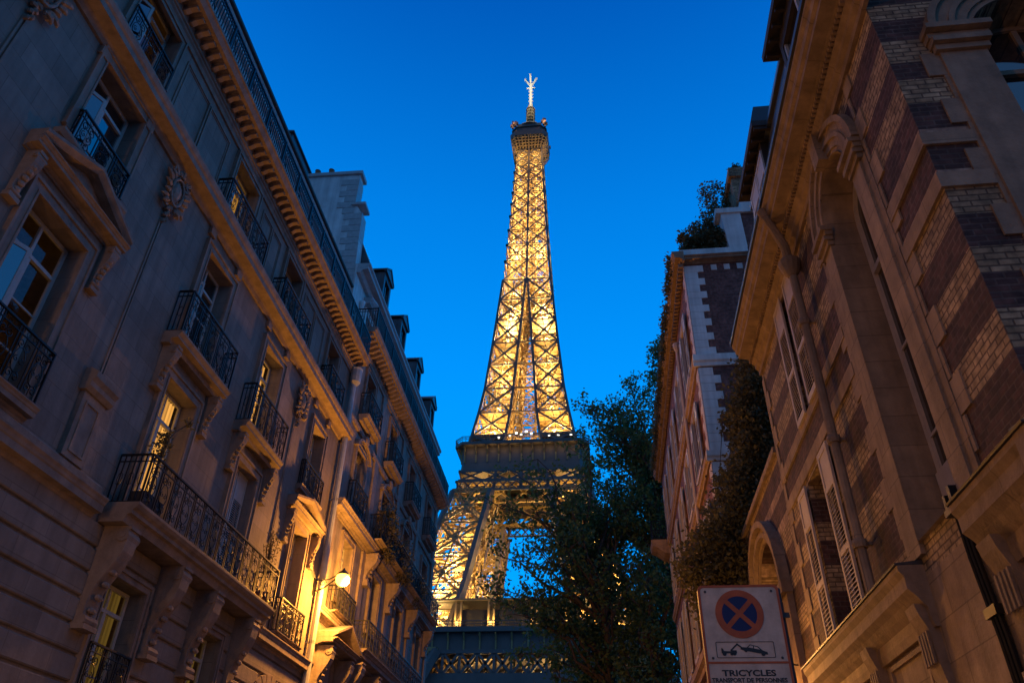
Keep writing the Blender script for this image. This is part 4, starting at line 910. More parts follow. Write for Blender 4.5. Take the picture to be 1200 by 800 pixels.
for (y_, z_, hgt, nn, lb_) in ((30.6, 12.55, 1.7, 110, 'overgrown leafy plant on the first balcony bay of the farther building'), (33.4, 12.55, 1.3, 70, 'lower leafy plant beside the overgrown one on the upper long balcony'), (37.5, 12.55, 1.1, 50, 'small plant near the far end of the upper long balcony')):
    bush('balcony_plant', lb_, 'plant', L2W(.45, y_, z_), [(r.uniform(-.35, .35), r.uniform(-.8, .8), r.uniform(-.3, hgt)) for k in range(nn)], 22, (.10, .12, .12), .11, group='plants on the upper long balcony')

# ------------------------------------------------------------------ street lanterns: one in view, the others assumed
def lantern(label, loc, rz, power, color=(1, .44, .11), group='wall lanterns along the street'):
    """bracket lantern: wall plate, scrolled arm, cap, glowing globe; the arm points along local +x"""
    o = empty('wall_lantern', label, 'street lamp', loc, rz, group)
    mb = MB(); mb.box(0, .03, -.07, .07, -.45, .1); mb.tube([(.03, 0, -.35), (.35, 0, -.22), (.65, 0, .02), (.90, 0, .28), (.95, 0, .30)], .022, 6); mb.tube([(.03, 0, .02), (.5, 0, .06), (.92, 0, .30)], .016, 6)
    scrollpts = [(.30+.12*(1-.7*k/12)*cos(k*.75), 0, -.05+.12*(1-.7*k/12)*sin(k*.75)) for k in range(13)]; mb.tube(scrollpts, .012, 4); mb.build('bracket', M['iron'], o)
    mb = MB(); mb.lathe([(.02, .42), (.05, .36), (.10, .32), (.20, .24), (.215, .20)], (.95, 0, 0), 12); mb.build('cap', M['iron'], o)
    mb = MB(); mb.lathe([(.06, -.17), (.15, -.13), (.22, -.03), (.235, .07), (.20, .18), (.12, .22)], (.95, 0, 0), 14); mb.build('globe', M['bulb'], o, smooth=True)
    ld = bpy.data.lights.new('lantern_light', 'POINT'); ld.energy = power; ld.color = color; ld.shadow_soft_size = .2
    lo = bpy.data.objects.new('lantern_light', ld); COL.objects.link(lo); lo.parent = o; lo.location = (1.25, 0, -.16)
    return o
lantern('brightly lit lantern on the left wall beside the drainpipe', L2W(.0, 24.05, 9.28), AL, 2600, (1, .38, .05))
lantern('assumed lit lantern, out of view low on the left wall, toward the photographer', L2W(.0, 5.0, 3.0), AL, 140)  # unseen lamp, assumed from the orange undersides of the bands
lantern('assumed lit lantern beneath the yellow arch of the garden wall, hidden by the sign', (3.22, 14.0, 4.5), pi, 220)  # unseen lamp, assumed as the source of the arch's yellow glow
lantern('assumed lit lantern, added on the left wall behind the photographer', L2W(0, -5.2, 4.6), AL, 800)  # unseen lamp, added to warm both facades and the villa's end face

lantern('assumed lit lantern, out of view low on the villa wall below the shuttered windows', (3.2, 9.1, 1.95), pi, 28)  # unseen lamp, added to light the left wall and the villa cornice's underside

# ------------------------------------------------------------------ traffic sign
def flat(mb, pts, y0, y1):   # polygon in x,z extruded in y
    a = [mb.pt((x, y0, z)) for x, z in pts]; b = [mb.pt((x, y1, z)) for x, z in pts]; n = len(pts)
    for i in range(n): mb.f.append([a[i], a[(i+1) % n], b[(i+1) % n], b[i]])
    P2 = [Vector((x, z, 0)) for x, z in pts]; mb.cap(P2, a); mb.cap(P2, b)
def rrect(x0, x1, z0, z1, r, n=5):
    out = []
    for cx, cz, a in ((x1-r, z1-r, 0), (x0+r, z1-r, pi/2), (x0+r, z0+r, pi), (x1-r, z0+r, 1.5*pi)): out += [(cx+r*cos(a+pi/2*k/n), cz+r*sin(a+pi/2*k/n)) for k in range(n+1)]
    return out
def ring(mb, outer, inner, y0, y1):
    n = len(outer)
    for i in range(n):
        j = (i+1) % n; o1, o2, i1, i2 = outer[i], outer[j], inner[i], inner[j]
        mb.hexa([(o1[0], y0, o1[1]), (o2[0], y0, o2[1]), (i1[0], y0, i1[1]), (i2[0], y0, i2[1]), (o1[0], y1, o1[1]), (o2[0], y1, o2[1]), (i1[0], y1, i1[1]), (i2[0], y1, i2[1])])
M['signwhite'] = mat('sign_white', (.62, .47, .36), .45, noise=.35, nscale=7, streak=.25); M['signred'] = mat('sign_red', (.42, .085, .02), .6, noise=.3, nscale=9); M['signblue'] = mat('sign_blue', (.003, .012, .085), .6); M['signblack'] = mat('sign_black', (.015, .015, .015), .5); M['galv'] = mat('dark_post', (.05, .045, .045), .7)
SG = empty('no_stopping_sign', 'red and blue no stopping sign with tow-away pictogram on a post', 'traffic sign', (.832, 5.0, 0.13))
mb = MB(); flat(mb, rrect(-.25, .25, 2.18, 2.995, .03), 0, .03)
# folded rim at the back
ring(mb, rrect(-.25, .25, 2.18, 2.995, .03), rrect(-.235, .235, 2.195, 2.98, .025), .031, .06); mb.build('panel', M['signwhite'], SG)
for x_, z_ in ((-.205, 2.955), (.205, 2.955), (-.205, 2.555), (.205, 2.555)): mb = MB(); mb.lathe([(.008, -.004), (.008, -.001)], (x_, 0, z_), 8, 'y'); mb.build('rivet', M['galv'], SG)
mb = MB(); ring(mb, rrect(-.25, .25, 2.18, 2.995, .03), rrect(-.236, .236, 2.194, 2.981, .025), -.003, -.0005)
mb.box(-.236, .236, -.003, -.0006, 2.523, 2.535); mb.build('border', M['signred'], SG)
cx, cz = -.010, 2.817
circ = lambda r_, n=40: [(cx+r_*cos(2*pi*k/n), cz+r_*sin(2*pi*k/n)) for k in range(n)]
mb = MB(); flat(mb, circ(.108), -.003, -.001); mb.build('blue_disc', M['signblue'], SG)
mb = MB(); ring(mb, circ(.147), circ(.107), -.0045, -.001)
for a in (radians(45), radians(135)):
    d = Vector((cos(a), sin(a))); nn = Vector((-sin(a), cos(a)))*.0145
    q = [(cx+d.x*s_*.110+nn.x*t_, cz+d.y*s_*.110+nn.y*t_) for s_, t_ in ((-1, -1), (1, -1), (1, 1), (-1, 1))]; flat(mb, q, -.0042 if a < 1 else -.0048, -.0031)
mb.build('prohibition_ring', M['signred'], SG)
mb = MB(); ring(mb, rrect(-.180, .168, 2.556, 2.650, .008), rrect(-.177, .165, 2.559, 2.647, .006), -.003, -.001); mb.build('pictogram_frame', M['signblack'], SG)
mb = MB()   # tow truck lifting a car
def disc(x, z, r_): flat(mb, [(x+r_*cos(2*pi*k/12), z+r_*sin(2*pi*k/12)) for k in range(12)], -.0034, -.001)
flat(mb, [(-.150, 2.612), (-.142, 2.612), (-.134, 2.596), (-.098, 2.594), (-.086, 2.600), (-.060, 2.600), (-.058, 2.584), (-.150, 2.582)], -.003, -.001)
disc(-.134, 2.580, .012); disc(-.074, 2.582, .012); disc(-.090, 2.580, .010)
flat(mb, [(-.098, 2.600), (-.090, 2.596), (-.052, 2.630), (-.028, 2.610), (-.022, 2.616), (-.052, 2.641)], -.0032, -.001)
car = [(-.036, 2.606), (-.030, 2.618), (.004, 2.616), (.024, 2.633), (.070, 2.622), (.096, 2.598), (.122, 2.588), (.124, 2.574), (.060, 2.584), (-.020, 2.600)]
flat(mb, car, -.003, -.001); disc(-.004, 2.600, .011); disc(.096, 2.578, .012); mb.build('tow_pictogram', M['signblack'], SG)
mb = MB(); flat(mb, [(.012, 2.616), (.026, 2.628), (.042, 2.624), (.040, 2.611)], -.0034, -.0031); flat(mb, [(.047, 2.622), (.066, 2.617), (.080, 2.603), (.046, 2.610)], -.0034, -.0031); mb.build('car_window_pictogram', M['signwhite'], SG)
def text(s_, w, x, z, h):
    cu = bpy.data.curves.new('lettering', 'FONT'); cu.body = s_; cu.align_x = 'CENTER'; cu.size = 1; cu.extrude = .012; cu.offset = .03; cu.resolution_u = 3
    tmp = bpy.data.objects.new('tmp', cu); COL.objects.link(tmp); dg = bpy.context.evaluated_depsgraph_get(); me = bpy.data.meshes.new_from_object(tmp.evaluated_get(dg)); bpy.data.objects.remove(tmp)
    xs = [v.co.x for v in me.vertices]; ys = [v.co.y for v in me.vertices]; sx = w/(max(xs)-min(xs)); sy = h/(max(ys)-min(ys)); y_ = min(ys); xm = (max(xs)+min(xs))/2
    for v in me.vertices: v.co = ((v.co.x-xm)*sx, v.co.z*.05-.002, (v.co.y-y_)*sy)
    me.materials.clear(); me.materials.append(M['signblack']); o = bpy.data.objects.new('lettering', me); COL.objects.link(o); o.parent = SG; o.location = (x, 0, z)
text('TRICYCLES', .315, -.005, 2.452, .036); text('TRANSPORT DE PERSONNES', .440, -.008, 2.417, .026)
mb = MB(); mb.box(.225, .275, .062, .11, 0, 2.99); mb.box(-.2, .30, .031, .05, 2.8, 2.83); mb.box(-.2, .30, .031, .05, 2.3, 2.33); mb.build('post', M['galv'], SG)

# ================================================================== IRON TOWER
TX, TY, TZ = -23.7, 227.8, -6.35
TW = empty('lattice_iron_tower', 'tall floodlit lattice iron tower rising golden against the blue dusk sky', 'tower', (TX, TY, TZ))
OZ = np.array([0, 25, 57, 62, 80, 100, 108, 116, 126, 140, 160, 190, 230, 256, 268, 276]); OW = np.array([62.5, 47, 32.6, 31, 25.6, 20.4, 18.9, 17.2, 15.2, 13.2, 11.4, 9.0, 7.0, 5.9, 5.4, 5.2])
IZ = np.array([0, 25, 57, 65, 100, 116, 126, 190]); IW = np.array([37.5, 29, 16.8, 14.5, 8.8, 6.2, 4.6, .35])
ow = lambda z: float(np.interp(z, OZ, OW)); iw = lambda z: float(np.interp(z, IZ, IW))
def bar(mb, p, q, w, w2=None):
    p = Vector(p); q = Vector(q); d = q-p
    if d.length < 1e-6: return
    d.normalize(); u = d.cross(Vector((0, 0, 1))) if abs(d.z) < .97 else d.cross(Vector((1, 0, 0))); u.normalize(); v = d.cross(u); h = w/2
    a = [mb.pt(p+u*h*i+v*h*j) for i, j in ((-1, -1), (1, -1), (1, 1), (-1, 1))]; b = [mb.pt(q+u*h*i+v*h*j) for i, j in ((-1, -1), (1, -1), (1, 1), (-1, 1))]
    for k in range(4): mb.f.append([a[k], a[(k+1) % 4], b[(k+1) % 4], b[k]])
def girder(mb, p, q, w, t, n):   # trussed beam: two flanges and zigzag
    p = Vector(p); q = Vector(q); d = (q-p).normalized(); u = d.cross(Vector((0, 1, 0))) if abs(d.y) < .8 else d.cross(Vector((1, 0, 0))); u.normalize()
    bar(mb, p+u*w/2, q+u*w/2, t); bar(mb, p-u*w/2, q-u*w/2, t)
    for k in range(n):
        a = p.lerp(q, k/n); b = p.lerp(q, (k+1)/n); s_ = 1 if k % 2 else -1; bar(mb, a+u*w/2*s_, b-u*w/2*s_, t*.6)
def leg_corners(z, sx, sy):
    o, i = ow(z), iw(z); return [Vector((sx*o, sy*o, z)), Vector((sx*i, sy*o, z)), Vector((sx*i, sy*i, z)), Vector((sx*o, sy*i, z))]
def legs(z0, z1, nodes, chord, xw, sec, fill=5):
    for sx in (-1, 1):
        for sy in (-1, 1):
            ch = MB(); br = MB()
            for a, b in zip(nodes, nodes[1:]):
                A = leg_corners(a, sx, sy); B = leg_corners(b, sx, sy)
                for k in range(4):
                    k2 = (k+1) % 4; outer = k in (0, 3)
                    bar(ch, A[k], B[k], chord*(1.25 if k == 1 and z1 < 110 else 1))
                    t_ = ch if (outer and z0 > 110) else br
                    if z0 < 110: girder(t_, A[k], B[k2], xw, xw*.34, 8); girder(t_, A[k2], B[k], xw, xw*.34, 8); girder(t_, B[k], B[k2], xw*.8, xw*.3, 8)
                    else: bar(t_, A[k], B[k2], xw*(.55 if outer else .4)); bar(t_, A[k2], B[k], xw*(.55 if outer else .4)); bar(t_, B[k], B[k2], xw*.45)
                    m = (A[k]+A[k2]+B[k]+B[k2])/4; s_ = chord*.34   # gusset plate where the braces cross
                    if k == 0: ch.box(m.x-s_, m.x+s_, m.y-.15, m.y+.15, m.z-s_, m.z+s_)
                    if k in (0, 1) and z0 > 110: q = B[k]; ch.box(q.x-s_*1.5, q.x+s_*1.5, q.y-.2, q.y+.2, q.z-s_*1.5, q.z+s_*1.5)
                    if not outer:   # fine golden lattice on the inner faces
                        n = fill
                        for j in range(n):
                            for e0, e1 in ((j/n, (j+1)/n), ((j+1)/n, j/n)):
                                for h0, h1 in ((0, .5), (.5, 1)):
                                    P0 = A[k].lerp(B[k], h0); P1 = A[k2].lerp(B[k2], h0); Q0 = A[k].lerp(B[k], h1); Q1 = A[k2].lerp(B[k2], h1)
                                    bar(br, P0.lerp(P1, e0), Q0.lerp(Q1, e1), sec*1.1)
                    for u in (.5,): bar(br, A[k].lerp(A[k2], u), B[k].lerp(B[k2], u), sec)
                    for u in (.25, .5, .75): bar(br, A[k].lerp(B[k], u), A[k2].lerp(B[k2], u), sec)
                bar(br, B[0], B[2], sec*2); bar(br, B[1], B[3], sec*2); bar(br, A[0], B[2], sec*2); bar(br, A[1], B[3], sec*2); bar(br, A[2], B[0], sec*2)
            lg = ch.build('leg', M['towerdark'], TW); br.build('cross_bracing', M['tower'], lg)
legs(0, 57, [0, 14, 28, 42, 52], 1.5, 1.5, .3, 3)
legs(57.7, 100, [57.7, 68, 79, 90, 100.5], 1.3, 1.35, .34, 4)
legs(116, 190, [116, 121, 130, 140, 150, 159.7, 170, 180, 190], .8, 1.0, .2, 4)
def xface(mb, br, z0, z1, w0, w1, t, tb):
    for sgn in (-1, 1):
        for ax in (0, 1):
            def P(u, w, z): return Vector((u, sgn*w, z)) if ax == 0 else Vector((sgn*w, u, z))
            for a, b in ((-1, 0), (0, 1)):
                bar(mb, P(a*w0, w0, z0), P(b*w1, w1, z1), tb); bar(mb, P(b*w0, w0, z0), P(a*w1, w1, z1), tb)
            bar(br, P(-w1, w1, z1), P(w1, w1, z1), tb); bar(mb, P(0, w0, z0), P(0, w1, z1), t); bar(mb, P(w0, w0, z0), P(w1, w1, z1), t)
            for u in (-.75, -.25, .25, .75): bar(br, P(u*w0, w0, z0), P(u*w1, w1, z1), tb*.38)
            zm = (z0+z1)/2; wm = (w0+w1)/2; bar(br, P(-wm, wm, zm), P(wm, wm, zm), tb*.45)
            s_ = t*.75; q = P(0, w1, z1); mb.box(q.x-s_, q.x+s_, q.y-s_*.4, q.y+s_*.4, q.z-s_, q.z+s_)
            for e in (-1, 1): q = P(e*w1, w1, z1); mb.box(q.x-s_*.8, q.x+s_*.8, q.y-s_*.4, q.y+s_*.4, q.z-s_, q.z+s_)
        bar(br, (-w1, -w1, z1), (w1, w1, z1), tb*.5); bar(br, (w1, -w1, z1), (-w1, w1, z1), tb*.5)
upz = [190, 199.8, 208.6, 216.8, 224.8, 232, 238.9, 245.6, 251.7, 257.6, 263, 268]
ch = MB(); br = MB()
for a, b in zip(upz, upz[1:]): xface(ch, br, a, b, ow(a), ow(b), .7, .4)
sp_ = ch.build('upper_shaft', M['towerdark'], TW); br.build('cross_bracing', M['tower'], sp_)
fl = MB()   # fine lattice just behind the faces
for a, b in zip(upz, upz[1:]):
    w0, w1 = ow(a)*.86, ow(b)*.86; n = 5
    for sgn in (-1, 1):
        for ax in (0, 1):
            def P(u, w, z): return Vector((u*w, sgn*w, z)) if ax == 0 else Vector((sgn*w, u*w, z))
            for h in (0, 1):
                za, zb = a+(b-a)*h/2, a+(b-a)*(h+1)/2; wa, wb = w0+(w1-w0)*h/2, w0+(w1-w0)*(h+1)/2
                for j in range(n):
                    u0, u1 = -1+2*j/n, -1+2*(j+1)/n; bar(fl, P(u0, wa, za), P(u1, wb, zb), .24); bar(fl, P(u1, wa, za), P(u0, wb, zb), .24)
                bar(fl, P(-1, wb, zb), P(1, wb, zb), .3)
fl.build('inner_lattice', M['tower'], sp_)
# lift core and stair inside the shaft: gives the dense golden filling
cr = MB()
for z_ in np.arange(118, 266, 4.0):
    w = min(2.6, ow(z_)*.42); w2 = min(2.6, ow(z_+4)*.42)
    for sx in (-1, 1):
        for sy in (-1, 1): bar(cr, (sx*w, sy*w, z_), (sx*w2, sy*w2, z_+4), .35)
        bar(cr, (sx*w, -w, z_), (sx*w2, w2, z_+4), .25); bar(cr, (sx*w, w, z_), (sx*w2, -w2, z_+4), .25); bar(cr, (-w, sx*w, z_), (w2, sx*w2, z_+4), .25); bar(cr, (w, sx*w, z_), (-w2, sx*w2, z_+4), .25)
        bar(cr, (-w, sx*w, z_), (w, sx*w, z_), .25); bar(cr, (sx*w, -w, z_), (sx*w, w, z_), .25)
cr.build('lift_core', M['tower'], TW)
# horizontal service floors: plates inside each leg, grated frames in the shaft
for z_ in (121, 130, 159.7, 170):
    for sx in (-1, 1):
        for sy in (-1, 1):
            dp = MB(); a, b = sorted((sx*iw(z_), sx*ow(z_)*.97)); c, d = sorted((sy*iw(z_), sy*ow(z_)*.97)); dp.box(a, b, c, d, z_-.12, z_)
            for u in np.linspace(a, b, 5): dp.box(u-.1, u+.1, c, d, z_-.6, z_-.122)
            dp.build('service_floor', M['tower'], TW)
for z_ in (190, 208.6, 224.8, 245.6):
    dp = MB(); w = ow(z_)*.8
    for u in np.linspace(-w, w, 9): dp.box(u-.25, u+.25, -w, w, z_-.6, z_-.2); dp.box(-w, w, u-.25, u+.25, z_-.198, z_)
    dp.build('service_floor', M['tower'], TW)
mb = MB()   # ties across the gap between the legs
for z_ in (121, 130, 140, 150, 159.7, 170, 180):
    i_ = iw(z_); o_z = ow(z_); i2 = iw(z_+5)
    for sgn in (-1, 1):
        for yy in (o_z, i_+1): bar(mb, (-i_, sgn*yy, z_), (i_, sgn*yy, z_), .4); bar(mb, (sgn*yy, -i_, z_), (sgn*yy, i_, z_), .4)
        bar(mb, (-i_, sgn*(i_+1), z_), (i2, sgn*(i2+1), z_+5), .3); bar(mb, (i_, sgn*(i_+1), z_), (-i2, sgn*(i2+1), z_+5), .3)
mb.build('leg_ties', M['tower'], TW)
# between the legs, just above the second platform
mb = MB(); mb.box(-9, 9, -9, 9, 117, 120.6); mb.box(-10, 10, -10, 10, 120.6, 121.0); mb.box(-5.5, 5.5, -14.5, -10.2, 117, 119.8); mb.build('pavilion', M['towerdark'], TW)
# ---- second platform
def octa(h, c): return [(-h+c, -h), (h-c, -h), (h, -h+c), (h, h-c), (h-c, h), (-h+c, h), (-h, h-c), (-h, -h+c)]
def oct_ring(mb, h0, c0, z0, h1, c1, z1):
    A = octa(h0, c0); B = octa(h1, c1)
    for k in range(8): a, b = A[k], A[(k+1) % 8]; c, d = B[k], B[(k+1) % 8]; mb.poly([(*a, z0), (*b, z0), (*d, z1), (*c, z1)])
def oct_plate(mb, h, c, z, hole=0):
    A = [Vector((*p, 0)) for p in octa(h, c)]; loops = [A]
    if hole: loops.append([Vector((*p, 0)) for p in ((-hole, -hole), (-hole, hole), (hole, hole), (hole, -hole))])
    fl_ = [p for l in loops for p in l]; idx = [mb.pt((p.x, p.y, z)) for p in fl_]
    for tri in tessellate_polygon(loops): mb.f.append([idx[k] for k in tri])
mb = MB(); oct_plate(mb, 20.8, 2.4, 115.6, 0); oct_plate(mb, 20.8, 2.4, 116.6, 0); oct_ring(mb, 20.8, 2.4, 115.6, 20.8, 2.4, 116.6)
oct_ring(mb, 18.6, .9, 110.2, 18.6, .9, 115.6); oct_ring(mb, 18.8, .9, 107.6, 18.6, .9, 110.2); oct_plate(mb, 18.8, .9, 107.6, 7)
p2_ = mb.build('second_platform', M['towerdark'], TW)
mb = MB()
for sgn in (-1, 1):
    for ax in (0, 1):
        for u in np.linspace(-17.6, 17.6, 11):
            def P(a, b, z): return (a, sgn*b, z) if ax == 0 else (sgn*b, a, z)
            for q0, q1, w in (((u, 18.65, 110.4), (u, 18.75, 113.0), .45), ((u, 18.75, 113.0), (u, 20.5, 115.5), .45), ((u, 18.7, 113.2), (u, 18.7, 115.5), .35), ((u, 18.9, 115.35), (u, 20.6, 115.35), .3)): bar(mb, P(*q0), P(*q1), w)
mb.build('platform_bracket', M['tower'], p2_)
mb = MB()
A = octa(20.7, 2.4)
for k in range(8):
    a = Vector((*A[k], 0)); b = Vector((*A[(k+1) % 8], 0)); n = max(2, int((b-a).length/1.1))
    for j in range(n+1): p = a.lerp(b, j/n); bar(mb, (p.x, p.y, 116.6), (p.x*1.005, p.y*1.005, 118.4), .12)
    for z_ in (117.4, 118.0, 118.4): bar(mb, (a.x, a.y, z_), (b.x, b.y, z_), .14)
mb.build('platform_railing', M['towerdark'], p2_)
def truss(mb, xm, z0, z1, n, y, t, ax=0, dbl=False):
    def P(a, z): return (a, y, z) if ax == 0 else (y, a, z)
    bar(mb, P(-xm, z0), P(xm, z0), t*1.5); bar(mb, P(-xm, z1), P(xm, z1), t*1.5)
    for k in range(n):
        a = -xm+2*xm*k/n; b = -xm+2*xm*(k+1)/n; bar(mb, P(a, z0), P(b, z1), t); bar(mb, P(a, z1), P(b, z0), t)
        if dbl: bar(mb, P(a, z0), P(a, z1), t)
mb = MB(); mb2 = MB()
for y in (-1, 1):
    for ax in (0, 1):
        truss(mb, 19.1, 104.3, 107.4, 5, y*18.8, .55, ax, False); truss(mb, 19.9, 101.0, 103.8, 15, y*19.4, .36, ax)
        for u in (-8.2, 0, 8.2): q = [(u, y*19.0, 101), (u*.93, y*18.7, 107.6)]; q = q if ax == 0 else [(b, a, c) for a, b, c in q]; bar(mb, q[0], q[1], .9)
        truss(mb2, 18, 101.2, 107.2, 5, y*10, .6, ax)
mb.build('lattice_girder', M['towerdark'], p2_); mb2.build('inner_girder', M['tower'], p2_)
# ---- first platform
mb = MB(); oct_plate(mb, 35.2, 2.5, 56.4, 0); oct_plate(mb, 35.2, 2.5, 57.6, 0); oct_ring(mb, 35.2, 2.5, 56.4, 35.2, 2.5, 57.6); oct_ring(mb, 33.6, 1, 52.2, 33.6, 1, 56.4); oct_plate(mb, 33.6, 1, 52.2, 13)
p1_ = mb.build('first_platform', M['towerdark'], TW)
mb = MB(); mbr = MB()
for sgn in (-1, 1):
    for ax in (0, 1):
        for u in np.linspace(-32, 32, 17):
            def P(a, b, z): return (a, sgn*b, z) if ax == 0 else (sgn*b, a, z)
            bar(mb, P(u, 33.8, 52.4), P(u, 33.9, 54.6), .4); bar(mb, P(u, 33.9, 54.6), P(u, 34.9, 56.3), .4)
        for u in np.linspace(-33, 33, 40): bar(mbr, P(u, 34.9, 57.6), P(u, 34.9, 59.0), .12)
        bar(mbr, P(-34, 34.9, 59.0), P(34, 34.9, 59.0), .2); bar(mbr, P(-34, 34.9, 58.3), P(34, 34.9, 58.3), .14)
mb.build('platform_bracket', M['tower'], p1_); mbr.build('platform_railing', M['towerdark'], p1_)
for sgn in (-1, 1): mb = MB(); mb.box(-14, 14, sgn*32.5-2.5 if sgn > 0 else -32, sgn*32.5+2.5 if sgn < 0 else 32, 57.6, 62.5); mb.build('pavilion', M['timber'], p1_)
for y0_, y1_ in ((-33.6, -24), (24, 33.6)): mb = MB(); mb.box(-33.4, 33.4, y0_, y1_, 64.3, 64.9); mb.build('gallery_roof', M['timber'], p1_)
mb = MB()
for u in (-31, -22, -14, -5.5, 5.5, 14, 22, 31):
    for d in (-.7, .7): bar(mb, (u+d, -33.2, 57.6), (u+d, -33.2, 64.3), .45)
bar(mb, (-33.4, -33.7, 64.6), (33.4, -33.7, 64.6), .5); mb.build('gallery_columns', M['tower'], p1_)
mb = MB(); mb2 = MB()
for y in (-1, 1):
    for ax in (0, 1): truss(mb, 34, 46.4, 51.8, 16, y*34.2, .62, ax, True); truss(mb2, 33, 46.4, 51.8, 14, y*28, .55, ax, True); mb.box(*((-34, 34, y*34.5-.4, y*34.5+.4) if ax == 0 else (y*34.5-.4, y*34.5+.4, -34, 34)), 43.6, 46.1)
mb.build('lattice_girder', M['towerdark'], p1_); mb2.build('inner_girder', M['tower'], p1_)
arc = MB()
for y in (-1, 1):
    for ax in (0, 1):
        for k in range(24):
            a0, a1 = pi*k/24, pi*(k+1)/24
            for rr in (37, 34):
                q = [(rr*cos(a), y*(36+5*(1-sin(a))), 5+rr*1.05*sin(a)) for a in (a0, a1)]; q = q if ax == 0 else [(b, a, c) for a, b, c in q]; bar(arc, q[0], q[1], .8)
arc.build('base_arch', M['towerdark'], TW)
# ---- summit
mb = MB(); oct_ring(mb, 5.4, 1.0, 266.5, 7.2, 2.2, 273.0); oct_plate(mb, 5.4, 1.0, 266.6, 4.0); tp = mb.build('summit_gallery', M['timber'], TW)
mb = MB(); oct_plate(mb, 8.1, 2.3, 273.0, 0); oct_ring(mb, 8.1, 2.3, 273.0, 8.4, 2.4, 275.6); oct_plate(mb, 8.4, 2.4, 275.6, 0); oct_ring(mb, 7.2, 2.0, 275.6, 7.2, 2.0, 279.0); oct_plate(mb, 7.8, 2.2, 279.0)

mb.box(-5.5, 5.5, -5.5, 5.5, 279, 283.5); mb.lathe([(6.5, 283.5), (6.3, 284.2), (4.5, 286.5), (2.2, 288.5), (1.6, 289.5)], (0, 0, 0), 12)
for x_, y_, h_ in ((-7.2, -6.8, 5), (7.2, -6.6, 5.5), (7.6, 7, 5), (-7.5, 7, 5), (6.6, -8, 4), (-5.8, -8, 3.4)): mb.box(x_-.4, x_+.4, y_-.4, y_+.4, 279, 279+h_); mb.box(x_-1.1, x_+1.1, y_-.5, y_+.5, 280.4, 281.6)
mb.build('summit_cabin', M['towerdark'], tp)
mb = MB()
for k, u in enumerate(np.linspace(-1, 1, 9)):
    for P_, Q_ in (((u*5.0, -5.7, 266.8), (u*6.4, -8.0, 272.8)), ((-5.7, u*5.0, 266.8), (-8.0, u*6.4, 272.8)), ((5.7, u*5.0, 266.8), (8.0, u*6.4, 272.8))): bar(mb, P_, Q_, .42)
for h in (.2, .42, .64, .86):
    w = 5.7+2.3*h; v = 5.0+1.4*h; z_ = 266.8+6*h
    for P_, Q_ in (((-v, -w, z_), (v, -w, z_)), ((-w, -v, z_), (-w, v, z_)), ((w, -v, z_), (w, v, z_)), ((v, -w, z_), (w, -v, z_)), ((-v, -w, z_), (-w, -v, z_))): bar(mb, P_, Q_, .4)
mb.build('gallery_bracket', M['tower'], tp)
mb = MB()
for a in range(4):
    ang = a*pi/2+pi/4; bar(mb, (2.6*cos(ang), 2.6*sin(ang), 287), (1.2*cos(ang), 1.2*sin(ang), 302), .4)
mb.lathe([(1.5, 287), (1.6, 292), (1.9, 293), (1.9, 299), (1.1, 301)], (0, 0, 0), 10)
for k in range(6): mb.lathe([(2.2, 0), (2.2, .35)], (0, 0, 289+k*2.1), 8)
mb.build('antenna_base', M['tower'], tp); mb = MB()
mb.lathe([(.7, 301), (.6, 317), (.95, 318), (.8, 319)], (0, 0, 0), 10)
for k in range(6): mb.box(-1.1, 1.1, -.25, .25, 303.5+k*2.4, 303.9+k*2.4)
for s_ in (-1, 1):
    bar(mb, (0, 0, 316.2), (s_*2.0, 0, 315.9), .45); bar(mb, (s_*.4, 0, 318), (s_*2.9, 0, 323.2), .75); bar(mb, (0, 0, 318), (0, s_*2.9, 323.2), .75)
mb.build('antenna', M['towerwhite'], tp)
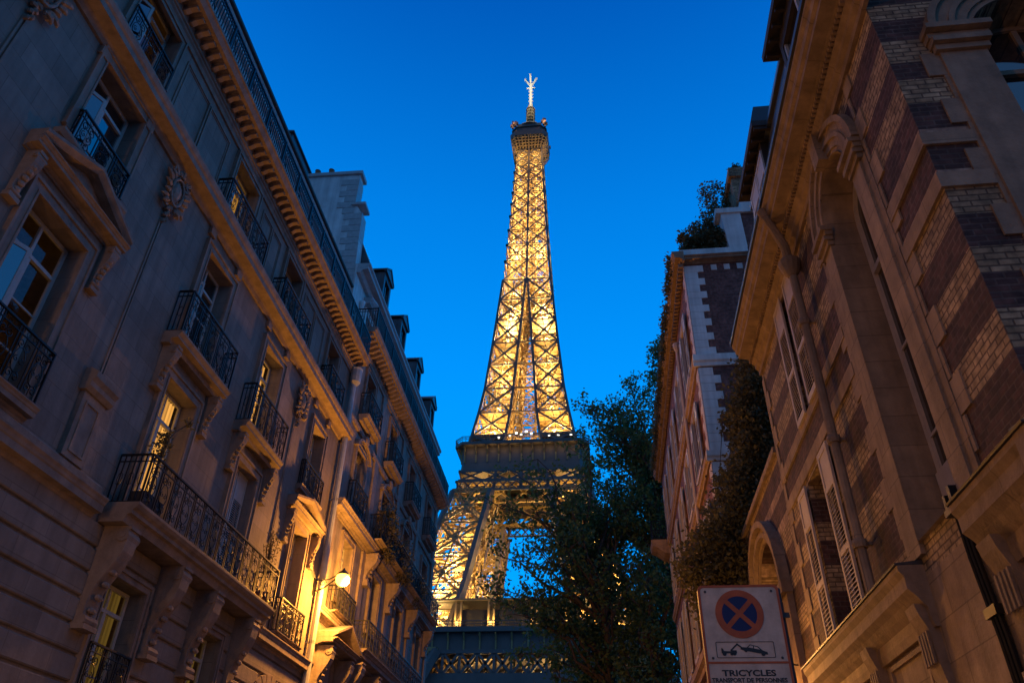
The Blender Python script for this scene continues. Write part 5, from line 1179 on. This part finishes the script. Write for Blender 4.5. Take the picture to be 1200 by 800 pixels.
# ---- projectors (real lamps inside the ironwork)
def lamp(x, y, z, e, col=(1, .62, .19), r_=.6):
    ld = bpy.data.lights.new('projector', 'POINT'); ld.energy = e; ld.color = col; ld.shadow_soft_size = r_
    o = bpy.data.objects.new('projector', ld); COL.objects.link(o); o.parent = TW; o.location = (x, y, z); return o
KE = 1.45
for z_ in (66, 78, 90):
    c = (ow(z_)+iw(z_))/2
    for sx in (-1, 1):
        for sy in (-1, 1): lamp(sx*c, sy*c, z_, 26000*KE)
for sx in (-1, 1): lamp(sx*22, -21, 47, 3000*KE); lamp(sx*8, -21, 47, 2500*KE)
for sx in (-1, 1): lamp(sx*13, -12, 102.5, 1500*KE); lamp(sx*4, -6, 97.0, 1800*KE); lamp(sx*20, -29, 61, 5000*KE)
for u in (-31, -22, -14, -5.5, 5.5, 14): lamp(u, -34.4, 59.5, 420*KE, r_=.3)
for z_ in (124, 135, 146):
    c = (ow(z_)+iw(z_))/2
    for sx in (-1, 1):
        for sy in (-1, 1): lamp(sx*c, sy*c, z_, 12000*KE)
for z_ in (155, 166, 178, 191, 205, 217, 229, 240, 250, 259):
    w = ow(z_)*.6
    for sx in (-1, 1): lamp(sx*w, -w*.35, z_, 150*ow(z_)**2*KE, (1, .66, .24))
lamp(-4, -9.5, 262, 800*KE); lamp(4, -9.5, 262, 800*KE); lamp(10.5, -3, 263, 1000*KE); lamp(-10.5, -3, 263, 1000*KE)
for s_ in (-1, 1): lamp(s_*7.2, -9.2, 280.5, 160*KE, (1, .5, .2), .3); lamp(s_*7, -8, 304, 1500*KE, (1, .84, .5)); lamp(s_*7, -8, 314, 2200*KE, (1, .86, .55))
for u in (-15.8, -12.3, -8.8, -5.3, -1.8, 1.8, 5.3, 8.8, 12.3, 15.8): lamp(u, -20.3, 114.4, 20*KE, r_=.25)
lm = MB()
for u, z_ in ((-3.5, 118.4), (-1.5, 119.2), (0, 118.6), (1.6, 119.6), (3.2, 118.8), (8.6, 117.9), (11.5, 117.9), (15.4, 118.0), (-7, 117.8)): lm.box(u-.35, u+.35, -20.4, -20.1, z_-.25, z_+.25)
lm.build('platform_lamps', M['beacon'], TW)
lm = MB()
for u in (-31, -22, -14, -5.5, 5.5, 14): lm.box(u-.4, u+.4, -34.5, -34.1, 58.2, 59.0)
lm.build('platform_lamps', M['gold_lamp'], TW)
